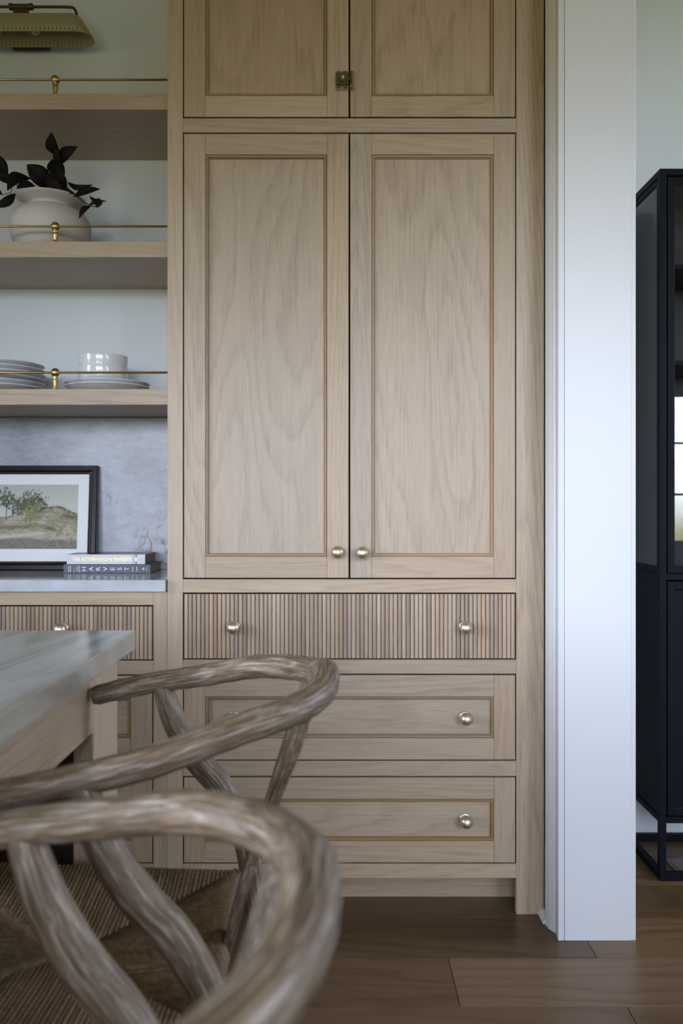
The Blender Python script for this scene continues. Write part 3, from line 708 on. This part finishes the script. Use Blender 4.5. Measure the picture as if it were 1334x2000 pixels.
bm = NB(); rect_sweep(bm, -hx + fw_, hx - fw_, fw_, FH - fw_, -0.010, [(0, 0), (0.0065, 0.0005), (0.0065, 0.004)]); obj('frame_lip', bm, ROPE, pf)
bm = NB(); box(bm, -hx + 0.012, hx - 0.012, -0.0065, -0.0045, 0.012, FH - 0.012); obj('mat_board', bm, MAT, pf)
# the print: a painted dune landscape with trees, as vertex colours on a fine grid
px_r, py_t, py_b = 153.0, 948.0, 1074.0
k_p = 2.75 / F
pr = hx - (191 - px_r) * k_p; ptop = FH - (py_t - 911) * k_p; pbot = FH - (py_b - 911) * k_p; plft = -pr
NX, NY = 300, 160
def vnoise(x, y, seed, fr):
    rg = np.random.default_rng(seed); G = rg.random((64, 64))
    x = x * fr; y = y * fr; i = np.floor(x).astype(int); j = np.floor(y).astype(int); u = x - i; v = y - j
    u = u * u * (3 - 2 * u); v = v * v * (3 - 2 * v); g = lambda a, b: G[a % 64, b % 64]
    return g(i, j) * (1 - u) * (1 - v) + g(i + 1, j) * u * (1 - v) + g(i, j + 1) * (1 - u) * v + g(i + 1, j + 1) * u * v
def fbm(x, y, seed, fr, o=4):
    s = 0; a = 0.5
    for k in range(o): s = s + a * vnoise(x, y, seed + k, fr * 2 ** k); a *= 0.55
    return s
gx, gz = np.meshgrid(np.linspace(0, 1, NX), np.linspace(0, 1, NY))
ax_ = px_r - (1 - gx) * (pr - plft) / k_p        # picture coordinates in photograph units
ay_ = py_b - gz * (py_b - py_t)
col = np.zeros((NY, NX, 3))
def srgb(r, g, b): return (np.array([r, g, b]) / 255.0) ** 2.2
def lay(mask, c):
    global col
    m = np.clip(mask, 0, 1)[..., None]; col = col * (1 - m) + np.asarray(c) * m
t = np.clip((ay_ - 948) / 60, 0, 1)[..., None]
col = srgb(176, 179, 168) * (1 - t) + srgb(196, 198, 190) * t
n1 = fbm(ax_, ay_, 1, 0.05); n2 = fbm(ax_, ay_, 9, 0.22); n3 = fbm(ax_ * 0.45, ay_, 21, 0.33)
ridge = 1001 - 11 * np.exp(-((ax_ - 112) / 26) ** 2) - 4 * np.exp(-((ax_ - 86) / 12) ** 2) + 0.16 * np.clip(ax_ - 122, 0, 60) + 10 * np.clip((60 - ax_) / 50, 0, 1) + 3 * (n2 - 0.5)
gm = (ay_ - ridge) * 1.2
lay(gm, srgb(172, 164, 142)); lay(np.clip(gm, 0, 1) * np.clip((n3 - 0.42) * 5, 0, 1) * 0.7, srgb(128, 122, 98))
lay(np.clip(gm, 0, 1) * np.clip((n1 - 0.45) * 6, 0, 1) * np.clip((1040 - ay_) / 15, 0, 1) * 0.6, srgb(118, 122, 92))
lay(np.exp(-((ay_ - ridge - 2) / 3.0) ** 2) * np.clip((n2 - 0.38) * 5, 0, 1) * (ax_ > 78), srgb(92, 92, 68))
lay(np.exp(-((ay_ - 1009 - 0.2 * (ax_ - 130)) / 3.5) ** 2) * np.exp(-((ax_ - 138) / 16) ** 2) * 1.1, srgb(96, 94, 74))
lay(np.exp(-((ay_ - 1036) / 5) ** 2) * np.exp(-((ax_ - 96) / 16) ** 2) * np.clip((n3 - 0.36) * 6, 0, 1), srgb(84, 80, 66))
lay(np.exp(-((ay_ - 1030 - 0.05 * (60 - ax_)) / 4) ** 2) * np.clip((75 - ax_) / 20, 0, 1) * 0.8, srgb(98, 104, 78))
lay(np.exp(-((ay_ - 1046 + 0.10 * (ax_ - 60)) / 4.5) ** 2) * np.clip((110 - ax_) / 30, 0, 1), srgb(192, 186, 168))
lay((ay_ - 1053 + 5 * np.sin(ax_ / 26.0) * 0.6) / 5, srgb(128, 124, 114)); lay(np.clip((ay_ - 1053) / 6, 0, 1) * np.clip((n3 - 0.4) * 4, 0, 1) * 0.6, srgb(104, 100, 92))
def tree(cx, cy, rx, ry, c, dens=0.0, seed=3):
    q = ((ax_ - cx) / rx) ** 2 + ((ay_ - cy) / ry) ** 2
    nn = fbm(ax_, ay_, seed, 0.22, 5); n4 = fbm(ax_, ay_, seed + 50, 0.5, 4)
    m = np.clip((1.05 - q - 2.6 * (nn - 0.42) + dens) * 2.2, 0, 1) * np.clip((0.62 - n4) * 6 + 0.5, 0.25, 1)
    lay(m, c); lay(m * np.clip((n4 - 0.40) * 7, 0, 1) * 0.6, np.clip(c * 1.9, 0, 1)); lay(m * np.clip((ay_ - cy) / ry, 0, 1) * 0.5, c * 0.55)
def trunk(x0, y0, x1, y1, wd=0.9):
    tt = np.clip((ay_ - y0) / (y1 - y0), 0, 1); lay(np.clip(1.4 - np.abs(ax_ - (x0 + (x1 - x0) * tt)) / wd, 0, 1) * ((ay_ > y0) & (ay_ < y1)), srgb(62, 60, 50))
for a in ((14, 985, 13, 1020), (24, 990, 26, 1012), (60, 1000, 61, 1022), (-20, 985, -18, 1015), (-60, 985, -58, 1015)): trunk(*a)
for cx, cy, rx, ry, c, s in ((12, 974, 16, 18, srgb(74, 78, 62), 3), (34, 990, 14, 16, srgb(82, 84, 66), 5), (66, 982, 24, 19, srgb(70, 76, 56), 7), (52, 990, 14, 14, srgb(80, 84, 60), 8), (60, 1004, 13, 13, srgb(118, 124, 78), 11), (74, 994, 9, 9, srgb(104, 110, 72), 12), (-22, 972, 22, 20, srgb(76, 80, 60), 14), (-62, 978, 20, 18, srgb(84, 86, 66), 15)): tree(cx, cy, rx * 1.2, ry * 1.15, c, 0.12, s)
col = np.clip(col * (0.88 + 0.24 * fbm(ax_, ay_, 40, 0.7)[..., None]), 0, 1)
vs = [(plft + (pr - plft) * gx[j, i], -0.0068, pbot + (ptop - pbot) * gz[j, i]) for j in range(NY) for i in range(NX)]
fs = [(j * NX + i, j * NX + i + 1, (j + 1) * NX + i + 1, (j + 1) * NX + i) for j in range(NY - 1) for i in range(NX - 1)]
pm, pnt, pb = new_mat('printed_landscape'); at = N(pnt, 'VertexColor', layer_name='ink'); pnt.links.new(at.outputs[0], pb.inputs['Base Color']); pb.inputs['Roughness'].default_value = 0.7
po = obj('print', (vs, [], fs), pm, pf)
ca = po.data.color_attributes.new('ink', 'FLOAT_COLOR', 'POINT')
ca.data.foreach_set('color', np.concatenate([col.reshape(-1, 3), np.ones((NX * NY, 1))], 1).astype(np.float32).ravel())

# ------------------------------------------------------------------ two books
def text_obj(s, size, mat, parent, loc, rot=(math.pi / 2, 0, 0), sx=1.0, name='lettering', depth=0.0002, off=0.0):
    cu = bpy.data.curves.new('txt', 'FONT'); cu.body = s; cu.size = size; cu.align_x = 'CENTER'; cu.align_y = 'CENTER'; cu.extrude = depth; cu.offset = off; cu.resolution_u = 3
    to = bpy.data.objects.new('txt', cu); C.objects.link(to)
    dg = bpy.context.evaluated_depsgraph_get(); dg.update()
    me = bpy.data.meshes.new_from_object(to.evaluated_get(dg)); bpy.data.objects.remove(to)
    me.materials.clear(); me.materials.append(mat)
    o = bpy.data.objects.new(name, me); C.objects.link(o); o.parent = parent
    r = parent
    while r.parent: r = r.parent
    o.location = Vector(loc) - ROOT[r]; o.rotation_euler = rot; o.scale = (sx, 1, 1)
    return o
def book(label, x0, x1, z0, z1, y0, y1, spine, board):
    b = empty('book', ((x0 + x1) / 2, (y0 + y1) / 2, z0), label, 'book', 'books stacked on the marble counter')
    bx('spine', x0, x1, y0, y0 + 0.004, z0, z1, spine, b, 0.0009, 2)
    bx('cover_board', x0, x1, y0 + 0.004, y1, z0, z0 + 0.0025, board, b, 0.0005); bx('cover_board', x0, x1, y0 + 0.004, y1, z1 - 0.0025, z1, board, b, 0.0005)
    bx('page_block', x0 + 0.003, x1 - 0.003, y0 + 0.004, y1 - 0.003, z0 + 0.0026, z1 - 0.0026, PAGES, b, 0)
    return b
BY = 2.615
g0, g1 = CT + 0.0003, CT + 0.0003 + 0.0262
bk = book('slate grey cookbook lying flat, lower book of the pair', fx(124, BY), fx(294, BY), g0, g1, BY, 2.772, GREYBOOK, GREYBOOK)
zc = (g0 + g1) / 2
RV = (math.pi / 2, -math.pi / 2, 0)     # letters with their tops towards the left end of the spine
kx = lambda cx: fx(100 + cx / 5.558, BY)
for ch, cx in zip('HARVEST', (358, 436, 514, 590, 667, 745, 823)):
    text_obj(ch, 0.0185, INK, bk, (kx(cx), BY - 0.0003, zc), RV, 1.15)
text_obj('HALF', 0.0062, INK, bk, (kx(280), BY - 0.0003, zc), RV); text_obj('BAKED', 0.0062, INK, bk, (kx(304), BY - 0.0003, zc), RV)
def ink_bars(cx, n, h, wd=0.0016, gap=0.002):
    bm = NB(); tot = n * h / n
    for k in range(n):
        z = zc - h / 2 + h * k / n; box(bm, kx(cx) - wd / 2, kx(cx) + wd / 2, BY - 0.0004, BY - 0.0001, z, z + h / n * 0.68)
    obj('small_print', bm, INK, bk)
ink_bars(190, 7, 0.018, 0.0022); ink_bars(210, 7, 0.018, 0.0022); ink_bars(250, 1, 0.028 * 0.8, 0.0006); ink_bars(884, 5, 0.0145, 0.0022); ink_bars(930, 5, 0.013, 0.0022); ink_bars(1036, 5, 0.011, 0.0012)
bm = NB()
for k in range(10):
    a = 2 * math.pi * k / 10; c_ = Vector((kx(1000), BY - 0.0003, zc))
    q = Vector((math.cos(a), 0, math.sin(a)))
    tube(bm, [c_ + q * 0.001, c_ + q * 0.0042], 0.0005, 5, uvs=False)
obj('spine_emblem', bm, INK, bk)
BY2 = 2.622
u0, u1 = g1 + 0.0003, g1 + 0.0003 + 0.0292
bk2 = book('pale book with gold title lying on the slate grey book', fx(130, BY2), fx(283.5, BY2), u0, u1, BY2, 2.772, WHITEBOOK, BROWNCOVER)
zc2 = (u0 + u1) / 2; kx2 = lambda cx: fx(100 + cx / 5.558, BY2)
tt_ = text_obj('100 AFTERNOON SWEETS', 0.0135, GOLD, bk2, (kx2(549), BY2 - 0.0003, zc2), (math.pi / 2, 0, 0), 1.0, off=0.0002)
wd_ = max(v.co.x for v in tt_.data.vertices) - min(v.co.x for v in tt_.data.vertices)
tt_.scale = ((kx2(866) - kx2(232)) / wd_, 1, 1)
bm = NB(); box(bm, kx2(915), kx2(929), BY2 - 0.0004, BY2, u0 + 0.0004, u1 - 0.0004); obj('spine_band', bm, BROWNCOVER, bk2)
bm = NB(); box(bm, kx2(916), kx2(928), BY2 - 0.0007, BY2 - 0.0003, zc2 - 0.006, zc2 + 0.006, 0.0002); obj('gold_mark', bm, GOLD, bk2)
bm = NB(); box(bm, kx2(888), kx2(891), BY2 - 0.0003, BY2, u0 + 0.001, u1 - 0.001); box(bm, kx2(899), kx2(901), BY2 - 0.0003, BY2, u0 + 0.001, u1 - 0.001); obj('spine_rule', bm, BROWNCOVER, bk2)
bm = NB()
for cx in (205, 965):
    for q in range(5): tube(bm, [(kx2(cx) + 0.002 * math.cos(q * 1.256), BY2 - 0.0003, zc2 + 0.002 * math.sin(q * 1.256)), (kx2(cx) + 0.005 * math.cos(q * 1.256), BY2 - 0.0003, zc2 + 0.005 * math.sin(q * 1.256))], 0.0006, 5, uvs=False)
obj('gold_ornament', bm, GOLD, bk2)

# ------------------------------------------------------------------ island with a quartzite top
IX, IY = -0.3238, 1.4257
it = tag(bx('island_countertop', -1.60, IX, -0.9, IY, 0.8837, 0.9144, QUARTZ, None, 0.0022, 2), 'pale veined stone slab on top of the kitchen island', 'countertop')
AX = -0.353
isl = empty('kitchen_island', (-0.95, 0.4, 0), 'light oak kitchen island with square corner post under the stone slab', 'island')
bx('apron', AX - 0.022, AX, -0.80, 1.283, 0.786, 0.8835, OAKY, isl, 0.001)
bx('apron', -1.50, AX - 0.0305, 1.372, 1.392, 0.786, 0.8835, OAKH, isl, 0.001)
bx('leg', AX - 0.030, AX, 1.2835, 1.425, 0, 0.8835, OAKV, isl, 0.0015)
bx('leg', AX - 0.030, AX, -0.88, -0.80, 0, 0.8835, OAKV, isl, 0.0015)
bx('body', -1.55, -0.80, -0.85, 1.360, 0.09, 0.8835, OAKV, isl, 0.001)
bx('recess_shade_panel', -1.50, AX - 0.031, 1.393, 1.412, 0.09, 0.8835, DARKBOX, isl, 0.001)  # near-black colour puts the deep recess's shade into this panel
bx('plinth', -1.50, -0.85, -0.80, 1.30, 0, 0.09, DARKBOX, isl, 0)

# ------------------------------------------------------------------ counter stools
stool = empty('counter_stool', (-0.3448, 1.0368, 0), 'whitewashed bent-rail stool with woven seat nearer the oak cabinet, tucked at the island', 'stool', 'stools at the island', rz=0.0323)
ROOT[stool] = Vector((0, 0, 0))
half = [(0.0039, 0.2224, 0.8438), (0.0768, 0.229, 0.8589), (0.1615, 0.2125, 0.874), (0.2409, 0.1719, 0.8937), (0.297, 0.1201, 0.9014), (0.3264, 0.059, 0.9072), (0.3328, 0.0, 0.9164)]
full = half + [(a, -b, c) for a, b, c in half[:-1][::-1]]
bm = NB(); pts = catmull(full, 9); m_ = len(pts)
rad = [0.0136 + 0.0032 * math.sin(math.pi * i / (m_ - 1)) ** 0.6 + 0.0004 * math.sin(i * 1.7) for i in range(m_)]
rad[0] *= 0.86; rad[-1] *= 0.86
tube(bm, pts, rad, 20); obj('back_rail', bm, WEATHER, stool, True)
ZS = 0.600
for s in (1, -1):
    bm = NB()
    tube(bm, catmull([(0.102, s * 0.226, 0.859), (0.121, s * 0.2245, 0.806), (0.150, s * 0.222, 0.757), (0.188, s * 0.219, 0.712), (0.216, s * 0.2145, 0.660), (0.231, s * 0.209, 0.602), (0.240, s * 0.205, 0.50), (0.252, s * 0.203, 0.28), (0.262, s * 0.203, 0.0)], 7),
         [0.0140, 0.0178, 0.0192, 0.0188, 0.0178, 0.017, 0.0160, 0.0145, 0.0125], 18)
    obj('leg', bm, WEATHER, stool, True)
    bm = NB(); tube(bm, catmull([(-0.205, s * 0.238, 0.598), (-0.205, s * 0.238, 0.3), (-0.212, s * 0.240, 0.0)], 6), [0.0155, 0.017, 0.0125], 16); obj('leg', bm, WEATHER, stool, True)
    bm = NB(); tube(bm, [(-0.205, s * 0.236, 0.33), (0.245, s * 0.205, 0.33)], 0.010, 12); obj('stretcher', bm, WEATHER, stool, True)
bm = NB(); tube(bm, [(-0.207, -0.238, 0.215), (-0.207, 0.238, 0.215)], 0.011, 12); obj('foot_rest', bm, WEATHER, stool, True)
bm = NB(); tube(bm, [(0.247, -0.204, 0.28), (0.247, 0.204, 0.28)], 0.010, 12); obj('stretcher', bm, WEATHER, stool, True)
# Y-shaped splat: stem and two prongs cut from one board
def splat():
    bm = NB(); uvl = bm.loops.layers.uv.verify()
    def strip(path, w0, w1, th=0.0062):
        n = len(path); rows_ = []
        for i, (u, v, z) in enumerate(path):
            a = Vector(path[max(i - 1, 0)]); b = Vector(path[min(i + 1, n - 1)]); tg = (b - a).normalized()
            nrm = Vector((tg.z, 0, -tg.x)).normalized(); wdv = tg.cross(nrm).normalized(); w_ = (w0 + (w1 - w0) * i / (n - 1)) / 2
            c = Vector((u, v, z)); rows_.append([bm.verts.new(c + nrm * x + wdv * y) for x, y in ((-th, -w_), (th, -w_), (th, w_), (-th, w_))])
        for i in range(n - 1):
            for k in range(4):
                f = bm.faces.new((rows_[i][k], rows_[i][(k + 1) % 4], rows_[i + 1][(k + 1) % 4], rows_[i + 1][k]))
                for lp, uv in zip(f.loops, ((i * 0.03, k * 0.02), (i * 0.03, k * 0.02 + 0.02), (i * 0.03 + 0.03, k * 0.02 + 0.02), (i * 0.03 + 0.03, k * 0.02))): lp[uvl].uv = uv
        bm.faces.new(rows_[0]); bm.faces.new(rows_[-1])
    strip(catmull([(0.214, 0, 0.575), (0.224, 0, 0.62), (0.240, 0, 0.68), (0.254, 0, 0.722)], 4), 0.030, 0.040)
    for s in (1, -1): strip(catmull([(0.2465, s * 0.007, 0.70), (0.262, s * 0.020, 0.745), (0.284, s * 0.055, 0.81), (0.300, s * 0.085, 0.857), (0.311, s * 0.100, 0.895)], 5), 0.026, 0.020)
    return bm
obj('splat', splat(), WEATHER, stool)
# woven seat: four fields of cord over a frame
FB, FF, WB, WF = 0.218, -0.222, 0.192, 0.240        # back and front edge, half widths there
hwid = lambda u: WB + (WF - WB) * (FB - u) / (FB - FF)
for s in (1, -1):
    bm = NB(); tube(bm, [(FF, s * (WF - 0.012), ZS - 0.010), (FB, s * (WB - 0.012), ZS - 0.010)], 0.0115, 10); obj('seat_rail', bm, WEATHER, stool, True)
for u, hw in ((FF + 0.012, WF), (FB - 0.012, WB)):
    bm = NB(); tube(bm, [(u, -hw + 0.012, ZS - 0.010), (u, hw - 0.012, ZS - 0.010)], 0.0115, 10); obj('seat_rail', bm, WEATHER, stool, True)
def dip(u, v):
    a = 1 - min(1, abs(u) / 0.22) ** 2; b = 1 - min(1, abs(v) / 0.22) ** 2
    return -0.016 * a * b
bm = NB(); rg = random.Random(5); cr = 0.0030; pitch = 0.0057
UC = 0.035
def cord(p_in, p_edge, outv):
    p_in, p_edge = Vector(p_in), Vector(p_edge); o_ = Vector(outv)
    pts_ = [p_edge - o_ * 0.020 + Vector((0, 0, ZS - 0.026)), p_edge - o_ * 0.002 + Vector((0, 0, ZS - 0.022)), p_edge + o_ * 0.001 + Vector((0, 0, ZS - 0.010)), p_edge - o_ * 0.002 + Vector((0, 0, ZS + 0.0005)), p_edge - o_ * 0.010 + Vector((0, 0, ZS + 0.006))]
    L = (p_in - (p_edge - o_ * 0.010)).length; nn = max(2, int(L / 0.03))
    q0 = p_edge - o_ * 0.010
    for k in range(1, nn + 1):
        q = q0 + (p_in - q0) * (k / nn); pts_.append(q + Vector((rg.uniform(-.0004, .0004), rg.uniform(-.0004, .0004), ZS + 0.006 * (1 - k / nn) + 0.004 * (k / nn) + dip(q.x, q.y))))
    tube(bm, pts_, cr * rg.uniform(0.86, 1.1), 6, cap=True)
n = int((FB - FF) / pitch)
for k in range(n + 1):
    u = FF + (FB - FF) * (k + 0.5) / (n + 1)
    for s in (1, -1):
        lim = (u - UC) / (FB - UC) if u > UC else (u - UC) / (FF - UC)
        cord((u, s * lim * hwid(u) * 0.985, 0), (u, s * hwid(u), 0), (0, s, 0))
for ue, hw, sg in ((FB, WB, 1), (FF, WF, -1)):
    n = int(2 * hw / pitch)
    for k in range(n + 1):
        v = -hw + 2 * hw * (k + 0.5) / (n + 1); lim = abs(v) / (WB + (WF - WB) * 0.5)
        uin = UC + (ue - UC) * min(0.98, abs(v) / hw)
        cord((uin, v, 0), (ue, v, 0), (sg, 0, 0))
se = obj('woven_seat', bm, RUSH, stool, True); se['kind'] = 'stuff'
bm = NB()
vv = [bm.verts.new((u, v, ZS + z + (dip(u, v) if z > -0.01 else 0))) for z in (-0.002, -0.024) for u, v in ((FF + .006, -WF + .006), (FB - .006, -WB + .006), (FB - .006, WB - .006), (FF + .006, WF - .006), (0, 0))]
for a, b in ((0, 1), (1, 2), (2, 3), (3, 0)):
    bm.faces.new((vv[a], vv[b], vv[4])); bm.faces.new((vv[b + 5], vv[a + 5], vv[9])); bm.faces.new((vv[a], vv[a + 5], vv[b + 5], vv[b]))
obj('seat_core', bm, RUSHDARK, stool)
def copy_tree(o, parent=None):
    c = o.copy(); C.objects.link(c); c.parent = parent
    for ch in list(o.children): copy_tree(ch, c)
    return c
st2 = copy_tree(stool); st2.location = (-0.3465, 0.4664, 0); st2.rotation_euler = (0, 0, 0.0082)
st2['label'] = 'whitewashed bent-rail stool nearest the viewer, its curved rail filling the lower left'

# ------------------------------------------------------------------ black display cabinet in the next room
GX, GY, GZT = 0.964, 2.612, fz(329, 2.612)
GW, GD = 1.0, 0.325
gc = empty('display_cabinet', (GX + GW / 2, GY + GD / 2, 0), 'tall black metal display cabinet with glazed upper half in the next room', 'cabinet')
X1, Y1 = GX + GW, GY + GD; t = 0.020; zb = 0.172; zm = 0.904
for x in (GX, X1 - t):
    for y in (GY, Y1 - t): bx('post', x, x + t, y, y + t, 0, GZT, BLACK, gc, 0.0012)
for z0, z1 in ((0, 0.024), (zb, zb + 0.018), (zm - 0.009, zm + 0.009), (GZT - 0.020, GZT)):
    for y in (GY, Y1 - t): bx('rail', GX + t, X1 - t, y + 0.0003, y + t - 0.0003, z0, z1, BLACK, gc, 0.001)
    for x in (GX, X1 - t): bx('rail', x + 0.0003, x + t - 0.0003, GY + t, Y1 - t, z0, z1, BLACK, gc, 0.001)
bx('base_panel', GX + 0.004, X1 - 0.004, GY + 0.022, Y1 - 0.004, zb + 0.002, zb + 0.014, BLACK, gc, 0)
bx('top_panel', GX + 0.002, X1 - 0.002, GY + 0.004, Y1 - 0.004, GZT - 0.004, GZT + 0.0003, BLACK, gc, 0)
bx('middle_panel', GX + 0.004, X1 - 0.004, GY + 0.022, Y1 - 0.004, zm - 0.007, zm + 0.007, BLACK, gc, 0)
bx('back_panel', GX + t, X1 - t, Y1 - 0.012, Y1 - 0.004, zb, GZT - 0.01, BLACKIN, gc, 0)
for x in (GX + 0.006, X1 - 0.012):
    bx('side_panel', x, x + 0.006, GY + t, Y1 - t, zb + 0.018, zm - 0.009, BLACK, gc, 0)
    bm = NB()
    for a, b, c, d in ((GY + t, GY + t + 0.016, zm + 0.009, GZT - 0.02), (Y1 - t - 0.016, Y1 - t, zm + 0.009, GZT - 0.02), (GY + t + 0.016, Y1 - t - 0.016, zm + 0.009, zm + 0.030), (GY + t + 0.016, Y1 - t - 0.016, GZT - 0.038, GZT - 0.02)): box(bm, x - 0.002, x + 0.008, a, b, c, d)
    sfm = obj('side_frame', bm, BLACK, gc)
    bx('pane', x + 0.001, x + 0.005, GY + t + 0.016, Y1 - t - 0.016, zm + 0.030, GZT - 0.038, GLASS, sfm, 0)
for z in (1.25, 1.54, 1.83): bx('shelf', GX + 0.022, X1 - 0.022, GY + 0.04, Y1 - 0.014, z, z + 0.014, BLACK, gc, 0.001)
xm = (GX + X1) / 2
for xa, xb in ((GX + t + 0.004, xm - 0.0015), (xm + 0.0015, X1 - t - 0.004)):
    for z0, z1, glazed in ((zm + 0.012, GZT - 0.025, True), (zb + 0.022, zm - 0.014, False)):
        f = 0.021; bm = NB()
        for a, b, c, d in ((xa, xa + f, z0, z1), (xb - f, xb, z0, z1), (xa + f, xb - f, z0, z0 + f), (xa + f, xb - f, z1 - f, z1)): box(bm, a, b, GY + 0.001, GY + 0.017, c, d, 0.0008)
        dd = obj('door', bm, BLACK, gc)
        if glazed: bx('pane', xa + f, xb - f, GY + 0.008, GY + 0.012, z0 + f, z1 - f, GLASS, dd, 0)
        else:
            bx('panel', xa + f, xb - f, GY + 0.007, GY + 0.013, z0 + f, z1 - f, BLACK, dd, 0)
            obj('panel_edge', rect_sweep(NB(), xa + f, xb - f, z0 + f, z1 - f, GY + 0.001, [(0, 0.001), (0.003, 0.002), (0.006, 0.006)]), BLACK, dd)
        bx('handle', (xb - 0.014) if xa < xm - 0.1 else (xa + 0.006), (xb - 0.006) if xa < xm - 0.1 else (xa + 0.014), GY - 0.018, GY + 0.001, (z0 + z1) / 2 - 0.05, (z0 + z1) / 2 + 0.05, BLACK, dd, 0.001)
# floor vent under it
vx0, vx1, vy0, vy1 = 1.035, 1.36, 2.660, 2.775
fv = empty('floor_vent', ((vx0 + vx1) / 2, (vy0 + vy1) / 2, 0), 'bronze slatted floor vent lying beneath the black display cabinet', 'vent')
bm = NB()
for a, b, c, d in ((vx0, vx0 + 0.016, vy0, vy1), (vx1 - 0.016, vx1, vy0, vy1), (vx0 + 0.016, vx1 - 0.016, vy0, vy0 + 0.014), (vx0 + 0.016, vx1 - 0.016, vy1 - 0.014, vy1)): box(bm, a, b, c, d, 0.0003, 0.006, 0.0008)
obj('vent_frame', bm, VENT, fv)
for k in range(6): bx('slat', vx0 + 0.016, vx1 - 0.016, vy0 + 0.018 + 0.0145 * k, vy0 + 0.025 + 0.0145 * k, 0.0003, 0.005, INK if False else VENT, fv, 0.0005)
